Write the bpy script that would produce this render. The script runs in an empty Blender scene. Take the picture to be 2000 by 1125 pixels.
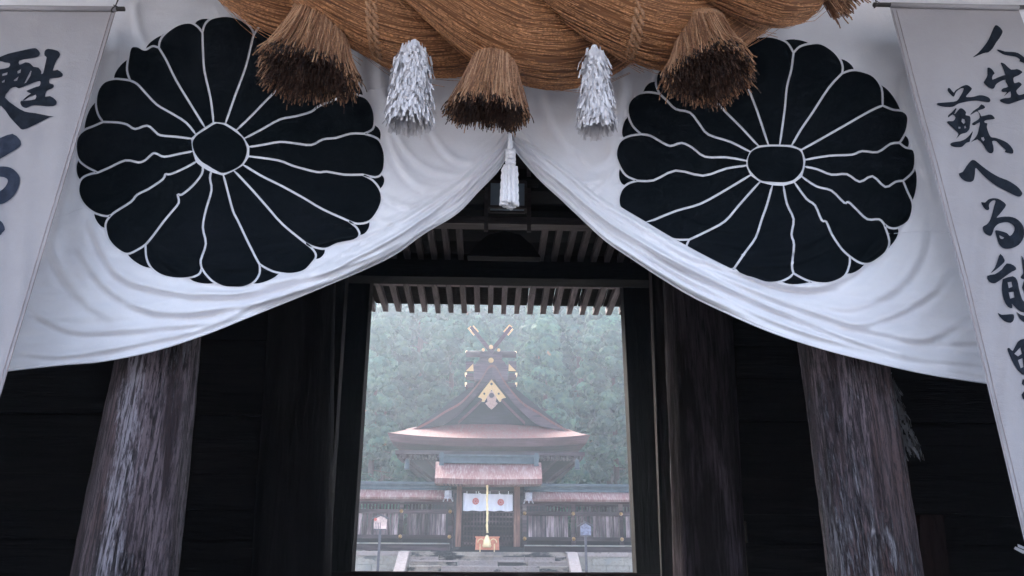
import bpy, math, random
import numpy as np
from mathutils import Vector, Matrix
from mathutils.geometry import delaunay_2d_cdt
random.seed(7); np.random.seed(7)
SC = bpy.context.scene
COL = SC.collection
R = math.radians

# ------------------------------------------------------------------ camera
CAM = Vector((0, 0, 0.55)); FPX = 1470.0
yaw, pit, rol = R(1.65), R(19.27), R(0.34)
Fw = Vector((math.sin(yaw)*math.cos(pit), math.cos(yaw)*math.cos(pit), math.sin(pit)))
R0 = Vector((math.cos(yaw), -math.sin(yaw), 0)); U0 = R0.cross(Fw)
Rt = (R0*math.cos(rol) + U0*math.sin(rol)).normalized(); Up = Rt.cross(Fw).normalized()
cd = bpy.data.cameras.new('camera'); cam = bpy.data.objects.new('camera', cd); COL.objects.link(cam)
m = Matrix((Rt, Up, -Fw)).transposed().to_4x4(); m.translation = CAM
cam.matrix_world = m
cd.sensor_width = 36; cd.lens = FPX/2000*36; cd.clip_start = 0.05; cd.clip_end = 800
SC.camera = cam

# ------------------------------------------------------------------ sky, sun, exposure
W = bpy.data.worlds.new("World"); SC.world = W; W.use_nodes = True
wn = W.node_tree; wn.nodes.clear()
sky = wn.nodes.new('ShaderNodeTexSky'); sky.sky_type = 'NISHITA'; sky.sun_disc = False
SUN_EL, SUN_AZ = 41, -24                      # degrees; azimuth measured clockwise from +Y
sky.sun_elevation = R(SUN_EL); sky.sun_rotation = R(SUN_AZ)
sky.air_density = 0.8; sky.dust_density = 6.0; sky.ozone_density = 1.0
bg = wn.nodes.new('ShaderNodeBackground'); bg.inputs[1].default_value = 0.15
wo = wn.nodes.new('ShaderNodeOutputWorld')
hs = wn.nodes.new('ShaderNodeHueSaturation'); hs.inputs['Saturation'].default_value = 0.72
wn.links.new(sky.outputs[0], hs.inputs['Color']); wn.links.new(hs.outputs[0], bg.inputs[0]); wn.links.new(bg.outputs[0], wo.inputs[0])
sl = bpy.data.lights.new('sun', 'SUN'); sl.energy = 0.9; sl.angle = R(14); sl.color = (1, 0.95, 0.9)
so = bpy.data.objects.new('sun', sl); COL.objects.link(so)
sd = Vector((math.sin(R(SUN_AZ))*math.cos(R(SUN_EL)), math.cos(R(SUN_AZ))*math.cos(R(SUN_EL)), math.sin(R(SUN_EL))))
so.rotation_euler = sd.to_track_quat('Z', 'Y').to_euler(); so.location = (-5, 10, 30)
SC.view_settings.view_transform = 'Standard'; SC.view_settings.look = 'None'
SC.view_settings.exposure = 3.05; SC.view_settings.gamma = 1; SC.view_settings.use_curve_mapping = False
SC.cycles.use_denoising = True
SC.cycles.max_bounces = 6; SC.cycles.diffuse_bounces = 4; SC.cycles.volume_bounces = 2
HAZE = 0.0020

# ------------------------------------------------------------------ helpers
def D(px, py):
    return Fw + Rt*((px-1000)/FPX) + Up*((562.5-py)/FPX)
def P(px, py, Y):
    """point of the plane y=Y that the photograph shows at (px, py)"""
    d = D(px, py); return CAM + d*((Y-CAM.y)/d.y)
def Parr(px, py, Y):
    px = np.asarray(px, float); py = np.asarray(py, float); Y = np.asarray(Y, float)
    a = (px-1000)/FPX; b = (562.5-py)/FPX
    d = [Fw[i] + Rt[i]*a + Up[i]*b for i in range(3)]
    t = Y/d[1]
    return np.stack([CAM.x+d[0]*t, CAM.y+d[1]*t, CAM.z+d[2]*t], -1)

def mesh_obj(name, verts, faces, mat, parent=None, smooth=False, mats=None):
    me = bpy.data.meshes.new(name)
    me.from_pydata([tuple(v) for v in verts], [], faces)
    me.validate(); me.update()
    if smooth: me.polygons.foreach_set('use_smooth', [True]*len(me.polygons))
    if mat: me.materials.append(mat)
    o = bpy.data.objects.new(name, me); COL.objects.link(o)
    if parent:
        o.parent = parent
        w = wpos(parent)
        o.location = -w
    return o
def wpos(o):
    w = Vector((0, 0, 0))
    while o: w = w + o.location; o = o.parent
    return w
def tag(o, label=None, cat=None, group=None, kind=None):
    if label: o['label'] = label
    if cat: o['category'] = cat
    if group: o['group'] = group
    if kind: o['kind'] = kind
    return o
def thing(name, loc, label, cat, group=None):
    o = bpy.data.objects.new(name, None); o.empty_display_size = 0.2; COL.objects.link(o)
    o.location = loc
    return tag(o, label, cat, group)
def copy_tree(o, parent=None):
    c = o.copy(); COL.objects.link(c); c.parent = parent
    for ch in o.children: copy_tree(ch, c)
    return c

class MB:
    def __init__(s): s.v = []; s.f = []
    def add(s, vs, fs):
        n = len(s.v); s.v += [tuple(v) for v in vs]; s.f += [tuple(i+n for i in f) for f in fs]; return s
    def box(s, x0, x1, y0, y1, z0, z1):
        vs = [(x, y, z) for z in (z0, z1) for y in (y0, y1) for x in (x0, x1)]
        return s.add(vs, [(0, 2, 3, 1), (4, 5, 7, 6), (0, 1, 5, 4), (2, 6, 7, 3), (0, 4, 6, 2), (1, 3, 7, 5)])
    def bar(s, a, b, w, h, up=(0, 0, 1)):
        a = Vector(a); b = Vector(b); t = (b-a).normalized(); u = Vector(up)
        sd_ = t.cross(u)
        if sd_.length < 1e-4: sd_ = t.cross(Vector((0, 1, 0)))
        sd_.normalize(); u = sd_.cross(t)
        vs = [p + sd_*(i*w/2) + u*(j*h/2) for p in (a, b) for j in (-1, 1) for i in (-1, 1)]
        return s.add(vs, [(0, 1, 3, 2), (4, 6, 7, 5), (0, 4, 5, 1), (2, 3, 7, 6), (0, 2, 6, 4), (1, 5, 7, 3)])
    def tube(s, pts, rad, n=10, cap=True):
        pts = [Vector(p) for p in pts]; m_ = len(pts)
        if not hasattr(rad, '__len__'): rad = [rad]*m_
        t0 = (pts[1]-pts[0]).normalized()
        u = t0.orthogonal().normalized(); vs = []
        for i, p in enumerate(pts):
            t = (pts[min(i+1, m_-1)] - pts[max(i-1, 0)]).normalized()
            u = (u - t*u.dot(t)).normalized(); w = t.cross(u)
            for k in range(n):
                a = 2*math.pi*k/n; vs.append(p + (u*math.cos(a)+w*math.sin(a))*rad[i])
        fs = [(i*n+k, i*n+(k+1) % n, (i+1)*n+(k+1) % n, (i+1)*n+k) for i in range(m_-1) for k in range(n)]
        if cap: fs += [tuple(range(n-1, -1, -1)), tuple((m_-1)*n+k for k in range(n))]
        return s.add(vs, fs)
    def prism(s, poly, y0, y1):
        """poly: (x, z) counter-clockwise seen from -y; extruded from y0 to y1"""
        n = len(poly)
        vs = [(x, y0, z) for x, z in poly] + [(x, y1, z) for x, z in poly]
        return s.add(vs, [tuple(range(n)), tuple(range(2*n-1, n-1, -1))] + [(i, i+n, (i+1) % n+n, (i+1) % n) for i in range(n)])
    def ball(s, c, r, n=8, m_=6, sy=1):
        c = Vector(c); vs = []
        for i in range(m_+1):
            th = math.pi*i/m_
            for k in range(n):
                a = 2*math.pi*k/n
                vs.append(c + Vector((r*math.sin(th)*math.cos(a), sy*r*math.sin(th)*math.sin(a), r*math.cos(th))))
        return s.add(vs, [(i*n+k, (i+1)*n+k, (i+1)*n+(k+1) % n, i*n+(k+1) % n) for i in range(m_) for k in range(n)])
    def build(s, name, mat, parent=None, smooth=False):
        return mesh_obj(name, s.v, s.f, mat, parent, smooth)

def spline(pts, n=6, closed=False):
    pts = [np.array(p, float) for p in pts]; out = []; N = len(pts)
    rng = range(N if closed else N-1)
    for i in rng:
        if closed: p0, p1, p2, p3 = pts[(i-1) % N], pts[i], pts[(i+1) % N], pts[(i+2) % N]
        else: p0, p1, p2, p3 = pts[max(i-1, 0)], pts[i], pts[i+1], pts[min(i+2, N-1)]
        for k in range(n):
            t = k/n
            out.append(0.5*((2*p1)+(-p0+p2)*t+(2*p0-5*p1+4*p2-p3)*t*t+(-p0+3*p1-3*p2+p3)*t**3))
    if not closed: out.append(pts[-1])
    return np.array(out)
def in_poly(pts, poly):
    x, y = pts[:, 0], pts[:, 1]; ins = np.zeros(len(pts), bool)
    n = len(poly); j = n-1
    for i in range(n):
        xi, yi = poly[i]; xj, yj = poly[j]
        if yi != yj:
            c = ((yi > y) != (yj > y)) & (x < (xj-xi)*(y-yi)/(yj-yi)+xi)
            ins ^= c
        j = i
    return ins
def fill(polys, step):
    """triangulate outlines (even-odd) in 2D with interior points"""
    vs, ed = [], []
    for pl in polys:
        n0 = len(vs); vs += [Vector((float(a), float(b))) for a, b in pl]
        ed += [(n0+i, n0+(i+1) % len(pl)) for i in range(len(pl))]
    allp = np.vstack(polys); lo = allp.min(0); hi = allp.max(0)
    if step:
        gx, gy = np.meshgrid(np.arange(lo[0], hi[0], step), np.arange(lo[1], hi[1], step))
        g = np.stack([gx.ravel(), gy.ravel()], 1); keep = np.zeros(len(g), bool)
        for pl in polys: keep ^= in_poly(g, pl)
        g = g[keep]
        if len(g):
            d = np.full(len(g), 1e9)
            for p in allp: d = np.minimum(d, np.hypot(g[:, 0]-p[0], g[:, 1]-p[1]))
            g = g[d > step*0.4]
        vs += [Vector((float(a), float(b))) for a, b in g]
    v2, e2, f2, *_ = delaunay_2d_cdt(vs, ed, [], 0, 1e-4)
    v2 = np.array([(v.x, v.y) for v in v2])
    f2 = [tuple(f) for f in f2]
    cen = np.array([v2[list(f)].mean(0) for f in f2]); ins = np.zeros(len(f2), bool)
    for pl in polys: ins ^= in_poly(cen, pl)
    return v2, [f for f, k in zip(f2, ins) if k]

# ------------------------------------------------------------------ materials
def mat_new(name):
    m_ = bpy.data.materials.new(name); m_.use_nodes = True
    nt = m_.node_tree; b = nt.nodes['Principled BSDF']; return m_, nt, b
def N_(nt, t, **kw):
    n = nt.nodes.new(t)
    for k, v in kw.items(): setattr(n, k, v)
    return n
def ramp(nt, fac, stops):
    r = nt.nodes.new('ShaderNodeValToRGB'); cr = r.color_ramp
    while len(cr.elements) < len(stops): cr.elements.new(0.5)
    for e, (p, c) in zip(cr.elements, stops):
        e.position = p; e.color = (c[0], c[1], c[2], 1) if hasattr(c, '__len__') else (c, c, c, 1)
    nt.links.new(fac, r.inputs[0]); return r.outputs[0]
def noise(nt, coord, scale, vec=(1, 1, 1), detail=6, rough=0.6, dist=0.0):
    mp = N_(nt, 'ShaderNodeMapping'); mp.inputs['Scale'].default_value = vec
    nt.links.new(coord, mp.inputs[0])
    n = N_(nt, 'ShaderNodeTexNoise'); n.inputs['Scale'].default_value = scale; n.inputs['Detail'].default_value = detail
    n.inputs['Roughness'].default_value = rough; n.inputs['Distortion'].default_value = dist
    nt.links.new(mp.outputs[0], n.inputs[0]); return n.outputs[0]
def mixc(nt, fac, a, b, mode='MIX'):
    n = N_(nt, 'ShaderNodeMix', data_type='RGBA', blend_type=mode)
    if hasattr(fac, 'links'): nt.links.new(fac, n.inputs[0])
    else: n.inputs[0].default_value = fac
    for s_, v in ((n.inputs[6], a), (n.inputs[7], b)):
        if hasattr(v, 'links'): nt.links.new(v, s_)
        else: s_.default_value = (v[0], v[1], v[2], 1)
    return n.outputs[2]
def bump(nt, b, h, strength, dist=0.01):
    n = N_(nt, 'ShaderNodeBump'); n.inputs['Strength'].default_value = strength; n.inputs['Distance'].default_value = dist
    nt.links.new(h, n.inputs['Height']); nt.links.new(n.outputs[0], b.inputs['Normal'])
def geo(nt): return N_(nt, 'ShaderNodeNewGeometry').outputs['Position']
def objc(nt): return N_(nt, 'ShaderNodeTexCoord').outputs['Object']
def rnd(nt): return N_(nt, 'ShaderNodeObjectInfo').outputs['Random']

def wood(name, dark, light, axis='z', scale=9, rough=0.75, bmp=0.5, patch=0.5, per_obj=0.25, spec=0.3, red=None):
    m_, nt, b = mat_new(name)
    v = {'z': (1, 1, 0.07), 'x': (0.07, 1, 1), 'y': (1, 0.07, 1)}[axis]
    v2 = {'z': (1, 1, 0.25), 'x': (0.25, 1, 1), 'y': (1, 0.25, 1)}[axis]
    g = geo(nt)
    gr = noise(nt, g, scale*3, v, 8, 0.65, 0.6)
    big = noise(nt, g, scale*0.35, v2, 5, 0.6, 0.4)
    f1 = ramp(nt, gr, [(0.36, 0), (0.66, 1)])
    f2 = ramp(nt, big, [(0.5-0.15*patch, 0.12), (0.62, 1)])
    mm = N_(nt, 'ShaderNodeMath', operation='MULTIPLY'); nt.links.new(f1, mm.inputs[0]); nt.links.new(f2, mm.inputs[1])
    c = mixc(nt, mm.outputs[0], dark, light)
    if red: 
        rr = ramp(nt, noise(nt, g, scale*0.5, v2, 3), [(0.5, 0), (0.62, 1)])
        c = mixc(nt, rr, c, red)
    hv = N_(nt, 'ShaderNodeHueSaturation'); nt.links.new(c, hv.inputs['Color'])
    mr = N_(nt, 'ShaderNodeMapRange'); mr.inputs['To Min'].default_value = 1-per_obj; mr.inputs['To Max'].default_value = 1+per_obj
    nt.links.new(rnd(nt), mr.inputs[0]); nt.links.new(mr.outputs[0], hv.inputs['Value'])
    nt.links.new(hv.outputs[0], b.inputs['Base Color'])
    b.inputs['Roughness'].default_value = rough; b.inputs['Specular IOR Level'].default_value = spec
    bump(nt, b, gr, bmp, 0.02)
    return m_
def plain(name, c, rough=0.6, metal=0.0, var=0.25, scale=12, bmp=0.15, spec=0.4):
    m_, nt, b = mat_new(name); g = geo(nt)
    n = noise(nt, g, scale, (1, 1, 1), 6)
    lo = tuple(x*(1-var) for x in c); hi = tuple(min(1, x*(1+var)) for x in c)
    nt.links.new(ramp(nt, n, [(0.3, lo), (0.7, hi)]), b.inputs['Base Color'])
    b.inputs['Roughness'].default_value = rough; b.inputs['Metallic'].default_value = metal; b.inputs['Specular IOR Level'].default_value = spec
    bump(nt, b, n, bmp, 0.01); return m_
def bark_roof(name, c1, c2, grey, scale=3):
    m_, nt, b = mat_new(name); g = geo(nt)
    n1 = noise(nt, g, scale*6, (1, 1, 1.0), 8, 0.75); n2 = noise(nt, g, scale*0.35, (1, 0.4, 0.4), 4)
    n3 = noise(nt, g, scale*2.2, (2, 0.3, 0.3), 5)
    c = mixc(nt, ramp(nt, n1, [(0.35, 0), (0.65, 1)]), c1, c2)
    c = mixc(nt, ramp(nt, n3, [(0.48, 0), (0.66, 1)]), c, grey)
    c = mixc(nt, ramp(nt, n2, [(0.45, 0), (0.7, 0.55)]), c, grey)
    nt.links.new(c, b.inputs['Base Color']); b.inputs['Roughness'].default_value = 0.9
    bump(nt, b, n1, 0.8, 0.04); return m_

def cloth(name, c, weave=900, bmp=0.08, dirt=(0.6, 0.56, 0.6), amt=0.25):
    m_, nt, b = mat_new(name); g = geo(nt)
    n = noise(nt, g, 2.2, (1, 1, 1), 5, 0.6)
    fine = noise(nt, g, 60, (1, 1, 1), 3)
    col = mixc(nt, ramp(nt, n, [(0.4, 0), (0.75, amt)]), c, dirt)
    nt.links.new(mixc(nt, ramp(nt, fine, [(0.3, 0), (0.8, 0.12)]), col, tuple(x*0.75 for x in c)), b.inputs['Base Color'])
    wv0 = noise(nt, g, 260, (1, 1, 0.6), 2); wr = noise(nt, g, 9, (1, 1, 1.4), 7, 0.62, 0.8)
    wm = N_(nt, 'ShaderNodeMath', operation='MULTIPLY_ADD'); nt.links.new(wr, wm.inputs[0]); wm.inputs[1].default_value = 4.0; nt.links.new(wv0, wm.inputs[2]); wv = wm.outputs[0]
    b.inputs['Roughness'].default_value = 0.95; b.inputs['Specular IOR Level'].default_value = 0.1
    b.inputs['Sheen Weight'].default_value = 0.15
    bump(nt, b, wv, bmp*2.2, 0.006); return m_

M = {}
def pillar_mat(streak=None):
    m_, nt, b = mat_new('weathered_pillar'); g = geo(nt)
    base = noise(nt, g, 14, (1, 1, .06), 8, .7, .8); mid = noise(nt, g, 2.2, (1, 1, .35), 5, .6, .5)
    fl = noise(nt, g, 50, (1, 1, .11), 7, .75, 1.0); fine = noise(nt, g, 90, (1, 1, .10), 4, .7)
    c = mixc(nt, ramp(nt, base, [(.43, 0), (.57, 1)]), (.042, .026, .029), (.185, .140, .155))
    c = mixc(nt, ramp(nt, noise(nt, g, 3.1, (1, 1, .2), 4), [(.52, 0), (.64, .8)]), c, (.12, .065, .06))
    mk = N_(nt, 'ShaderNodeMath', operation='MULTIPLY_ADD'); nt.links.new(mid, mk.inputs[0]); mk.inputs[1].default_value = 1.1; nt.links.new(fl, mk.inputs[2])
    fk = ramp(nt, mk.outputs[0], [(1.06/2, 0), (1.14/2, 1)])
    hf = N_(nt, 'ShaderNodeMath', operation='MULTIPLY'); nt.links.new(mk.outputs[0], hf.inputs[0]); hf.inputs[1].default_value = .5
    fk = ramp(nt, hf.outputs[0], [(.545, 0), (.60, .9)])
    c = mixc(nt, fk, c, (.30, .28, .31))
    if streak:      # one long pale bleached streak running down the post
        (xa, za), (xb_, zb2) = streak
        sp = N_(nt, 'ShaderNodeSeparateXYZ'); nt.links.new(g, sp.inputs[0])
        def mth(op, a_, b_):
            n_ = N_(nt, 'ShaderNodeMath', operation=op)
            for s2, v2 in zip(n_.inputs, (a_, b_)):
                if v2 is None: continue
                if hasattr(v2, 'links'): nt.links.new(v2, s2)
                else: s2.default_value = v2
            return n_.outputs[0]
        ln = mth('ADD', mth('MULTIPLY', sp.outputs[2], (xa-xb_)/(za-zb2)), xb_-zb2*(xa-xb_)/(za-zb2))
        wob = mth('MULTIPLY', mth('SUBTRACT', noise(nt, g, 3, (1, 1, 1), 4), .5), .16)
        dd_ = mth('ABSOLUTE', mth('ADD', mth('SUBTRACT', sp.outputs[0], ln), wob), None)
        edge = mth('ADD', dd_, mth('MULTIPLY', mth('SUBTRACT', fl, .5), .30))
        c = mixc(nt, ramp(nt, edge, [(.010, .80), (.055, 0)]), c, (.40, .365, .405))
    c = mixc(nt, ramp(nt, fine, [(.43, .85), (.51, 0)]), c, (.03, .022, .026))
    ck = noise(nt, g, 17, (1, 1, .035), 5, .55, .3)
    cr_ = ramp(nt, ck, [(.470, 0), (.490, 1), (.510, 0)])
    c = mixc(nt, cr_, c, (.012, .009, .010))
    nt.links.new(c, b.inputs['Base Color']); b.inputs['Roughness'].default_value = .7; b.inputs['Specular IOR Level'].default_value = .3
    ad = N_(nt, 'ShaderNodeMath', operation='ADD'); nt.links.new(fine, ad.inputs[0]); nt.links.new(fk, ad.inputs[1])
    bump(nt, b, ad.outputs[0], 1.0, .02); return m_
M['pillar'] = pillar_mat(); _a = P(262, 740, 3.44); _b = P(206, 1110, 3.44); M['pillar_streak'] = pillar_mat(((_a.x, _a.z), (_b.x, _b.z)))
M['pillar_old'] = wood('weathered_pillar', (0.035, 0.024, 0.027), (0.30, 0.27, 0.31), 'z', 7, 0.7, 0.9, 0.6, 0.1, red=(0.07, 0.04, 0.038))
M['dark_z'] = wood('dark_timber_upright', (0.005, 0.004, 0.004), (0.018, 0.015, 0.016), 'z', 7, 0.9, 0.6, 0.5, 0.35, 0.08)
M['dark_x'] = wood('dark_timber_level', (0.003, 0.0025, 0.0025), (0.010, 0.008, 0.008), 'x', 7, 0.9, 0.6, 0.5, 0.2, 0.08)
M['rafter'] = wood('rafter_timber', (0.03, 0.022, 0.024), (0.11, 0.09, 0.096), 'y', 9, 0.8, 0.6, 0.9, 0.3)
M['rail'] = wood('rail_timber', (0.035, 0.027, 0.028), (0.13, 0.105, 0.11), 'x', 9, 0.8, 0.6, 0.9, 0.1)
M['cloth'] = cloth('white_cotton', (0.78, 0.77, 0.80))
M['banner'] = cloth('grey_canvas', (0.355, 0.33, 0.335), dirt=(0.26, 0.235, 0.24), amt=0.5)
M['dye'] = cloth('black_dye', (0.004, 0.006, 0.008), dirt=(0.010, 0.012, 0.016), bmp=0.12, amt=0.7)
M['dye'].node_tree.nodes['Principled BSDF'].inputs['Sheen Weight'].default_value = 0.0
M['dye'].node_tree.nodes['Principled BSDF'].inputs['Specular IOR Level'].default_value = 0.03
M['ink'] = plain('brush_ink', (0.012, 0.015, 0.022), 0.8, 0, 0.4, 30, 0.05, 0.1)
M['ink_faded'] = plain('brush_ink_bluish', (0.03, 0.036, 0.055), 0.85, 0, 0.3, 30, 0.05, 0.1)
M['gold'] = plain('gilt_metal', (0.42, 0.265, 0.125), 0.35, 0.6, 0.2, 20, 0.1)
M['copper'] = plain('green_copper', (0.055, 0.078, 0.095), 0.6, 0.1, 0.25, 5)
M['bark_roof'] = bark_roof('cypress_bark_roof', (0.085, 0.020, 0.017), (0.155, 0.046, 0.038), (0.11, 0.068, 0.066))
M['bark_pale'] = bark_roof('worn_bark_roof', (0.11, 0.042, 0.040), (0.20, 0.095, 0.088), (0.24, 0.18, 0.18), 5)
M['bark_edge'] = wood('bark_roof_edge', (0.06, 0.028, 0.034), (0.13, 0.068, 0.082), 'x', 6, 0.9, 0.4)
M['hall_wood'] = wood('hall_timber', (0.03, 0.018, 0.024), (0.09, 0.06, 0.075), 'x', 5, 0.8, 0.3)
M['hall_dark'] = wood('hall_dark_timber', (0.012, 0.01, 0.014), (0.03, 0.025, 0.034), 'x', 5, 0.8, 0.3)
M['fence_wood'] = wood('fence_board_timber', (0.04, 0.026, 0.03), (0.48, 0.38, 0.40), 'z', 5, 0.85, 0.4, 0.6, 0.55)
M['fence_dark'] = wood('fence_rail_timber', (0.03, 0.02, 0.024), (0.16, 0.12, 0.13), 'x', 4, 0.85, 0.3)
M['post_wood'] = wood('gate_post_timber', (0.07, 0.035, 0.03), (0.33, 0.18, 0.14), 'z', 4, 0.8, 0.3, 0.8)
M['noren'] = cloth('white_noren', (0.72, 0.74, 0.82), dirt=(0.6, 0.62, 0.7), amt=0.2)
M['red_print'] = plain('red_crest_print', (0.50, 0.12, 0.10), 0.9, 0, 0.2, 20, 0)
M['orange'] = plain('vermilion_box', (0.62, 0.24, 0.15), 0.6, 0, 0.2, 8)
M['brass'] = plain('pale_brass', (0.78, 0.62, 0.36), 0.45, 0.3, 0.15, 10)
M['metal'] = plain('grey_metal', (0.075, 0.072, 0.09), 0.6, 0.2, 0.3, 10)
M['pale_metal'] = plain('pale_metal', (0.35, 0.34, 0.38), 0.6, 0.2, 0.3, 10)
M['paper'] = plain('white_paper', (0.64, 0.61, 0.62), 0.85, 0, 0.06, 10, 0.05, 0.2)
M['cord'] = plain('white_cord', (0.82, 0.81, 0.84), 0.9, 0, 0.08, 60, 0.3, 0.1)
M['rod'] = plain('bamboo_rod', (0.06, 0.05, 0.045), 0.5, 0, 0.4, 20)
M['glass'] = plain('reflection_tinted_glass', (0.24, 0.30, 0.36), 0.2, 0, 0.2, 3, 0.02, 0.5)  # pale blue base colour paints in the sky's reflection
M['seam'] = plain('banner_seam', (0.33, 0.28, 0.28), 0.9, 0, 0.2, 20)

def stone_mat(name, c, moss, dark, scale=2.2, sp=0.5):
    m_, nt, b = mat_new(name); g = geo(nt)
    n1 = noise(nt, g, scale*4, (1, 1, 1), 8, 0.7); n2 = noise(nt, g, scale, (1, 1, 1), 6, 0.65); n3 = noise(nt, g, scale*0.6, (1, 1, 3), 6, 0.6)
    col = mixc(nt, ramp(nt, n1, [(0.3, 0), (0.7, 1)]), tuple(x*0.6 for x in c), c)
    col = mixc(nt, ramp(nt, n2, [(0.5, 0), (0.6, 1)]), col, moss)
    col = mixc(nt, ramp(nt, n3, [(sp, 0), (sp+0.07, 1)]), col, dark)
    nt.links.new(col, b.inputs['Base Color']); b.inputs['Roughness'].default_value = 0.9
    bump(nt, b, n1, 0.7, 0.03); return m_
M['stone'] = stone_mat('platform_stone', (0.38, 0.345, 0.30), (0.25, 0.25, 0.235), (0.12, 0.12, 0.12), 2.0, 0.58)
M['step'] = stone_mat('mossy_step_stone', (0.38, 0.32, 0.27), (0.18, 0.155, 0.145), (0.035, 0.033, 0.035), 1.6, 0.50)
M['cheek'] = stone_mat('pale_cheek_stone', (0.36, 0.30, 0.28), (0.26, 0.225, 0.215), (0.07, 0.06, 0.06), 3, 0.62)
M['gravel'] = stone_mat('gravel', (0.28, 0.27, 0.26), (0.23, 0.225, 0.22), (0.18, 0.18, 0.18), 6, 0.6)
M['floor'] = stone_mat('floor_stone', (0.025, 0.025, 0.025), (0.018, 0.018, 0.018), (0.014, 0.014, 0.014), 3, 0.6)

def straw_mat(name, dark, light, coord_uv=True, sc=1.0):
    m_, nt, b = mat_new(name)
    if coord_uv:
        c = N_(nt, 'ShaderNodeUVMap').outputs[0]
        n1 = noise(nt, c, 1, (3*sc, 130*sc, 1), 5, 0.7, 0.0); n2 = noise(nt, c, 1, (1.2, 14, 1), 4, 0.6)
    else:
        c = geo(nt); n1 = noise(nt, c, 30, (1, 1, 0.3), 4); n2 = noise(nt, c, 8, (1, 1, 0.6), 4)
    col = mixc(nt, ramp(nt, n1, [(0.32, 0), (0.72, 1)]), dark, light)
    col = mixc(nt, ramp(nt, n2, [(0.35, 0.45), (0.6, 0)]), col, tuple(x*0.9 for x in dark))
    nt.links.new(col, b.inputs['Base Color']); b.inputs['Roughness'].default_value = 0.62; b.inputs['Specular IOR Level'].default_value = 0.35
    bump(nt, b, n1, 0.9, 0.012); return m_
M['strand'] = straw_mat('rope_straw', (0.085, 0.028, 0.010), (0.47, 0.205, 0.080))
M['fibre'] = plain('loose_straw', (0.44, 0.20, 0.085), 0.6, 0, 0.8, 90, 0.0)
M['straw'] = plain('tassel_straw', (0.30, 0.15, 0.075), 0.65, 0, 0.6, 120, 0.0)
M['straw_b'] = plain('tassel_straw_brown', (0.20, 0.09, 0.045), 0.7, 0, 0.5, 120, 0.0)
M['straw_c'] = plain('tassel_straw_pale', (0.42, 0.235, 0.13), 0.6, 0, 0.3, 120, 0.0)
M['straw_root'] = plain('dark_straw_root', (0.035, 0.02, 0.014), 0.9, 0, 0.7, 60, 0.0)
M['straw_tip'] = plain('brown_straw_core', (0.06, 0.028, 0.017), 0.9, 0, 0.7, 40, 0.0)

def leaf_mat():
    m_, nt, b = mat_new('cedar_foliage'); o = objc(nt); g = geo(nt)
    n1 = noise(nt, g, 0.55, (1, 1, 1), 4); n2 = noise(nt, g, 2.6, (1, 1, 1), 3)
    col = mixc(nt, ramp(nt, n1, [(0.35, 0), (0.7, 1)]), (0.014, 0.046, 0.038), (0.042, 0.098, 0.066))
    col = mixc(nt, ramp(nt, n2, [(0.45, 0), (0.8, 0.8)]), col, (0.075, 0.125, 0.06))
    col = mixc(nt, ramp(nt, noise(nt, g, 0.9, (1, 1, 1), 2), [(0.72, 0), (0.76, 0.7)]), col, (0.22, 0.10, 0.05))
    ta = N_(nt, 'ShaderNodeAttribute'); ta.attribute_name = 'tint'
    col = mixc(nt, 1.0, col, ta.outputs['Color'], 'MULTIPLY')
    hv = N_(nt, 'ShaderNodeHueSaturation'); nt.links.new(col, hv.inputs['Color'])
    mr = N_(nt, 'ShaderNodeMapRange'); mr.inputs['To Min'].default_value = 0.75; mr.inputs['To Max'].default_value = 1.3
    nt.links.new(rnd(nt), mr.inputs[0]); nt.links.new(mr.outputs[0], hv.inputs['Value'])
    nt.links.new(hv.outputs[0], b.inputs['Base Color']); b.inputs['Roughness'].default_value = 0.75
    b.inputs['Specular IOR Level'].default_value = 0.2
    return m_
M['leaf'] = leaf_mat()
M['bark'] = wood('cedar_bark', (0.04, 0.028, 0.022), (0.12, 0.09, 0.075), 'z', 1.5, 0.9, 0.5)
M['soil'] = plain('forest_soil', (0.05, 0.055, 0.035), 0.95, 0, 0.4, 0.8, 0.5)

# ------------------------------------------------------------------ ground, hill
def grid_obj(name, xs, ys, zf, mat, kind='structure'):
    vs = [(x, y, zf(x, y)) for y in ys for x in xs]; nx = len(xs)
    fs = [(j*nx+i, j*nx+i+1, (j+1)*nx+i+1, (j+1)*nx+i) for j in range(len(ys)-1) for i in range(nx-1)]
    o = mesh_obj(name, vs, fs, mat, smooth=True); o['kind'] = kind; return o
def ground_z(x, y):
    if y < 1.2: return -1.0
    if y < 9.6: return -0.6
    return -0.32
g_ = MB()
g_.box(-300, 300, -300, 1.5, -1.3, -1.0); g_.box(-300, 300, 1.5, 300, -1.3, -0.32)
go = g_.build('ground', M['gravel']); go['kind'] = 'structure'
go['label'] = 'pale gravel ground of the approach and the courtyard'
def hill_z(x, y):
    t = max(0, y-44)
    return -0.9 + t*0.40 + 0.8*math.sin(x*0.13+y*0.1) + 0.6*math.sin(x*0.31)*min(1, t/8)
hl = grid_obj('hill', np.linspace(-110, 110, 60), np.linspace(42, 160, 40), hill_z, M['soil'])
hl['label'] = 'steep dark forest floor rising behind the shrine hall'
fl = MB().box(-7.5, 7.5, 2.7, 9.4, -1.2, 0).build('floor', M['floor']); fl['kind'] = 'structure'
fl['label'] = 'dark stone floor under the wooden gate'

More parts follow.
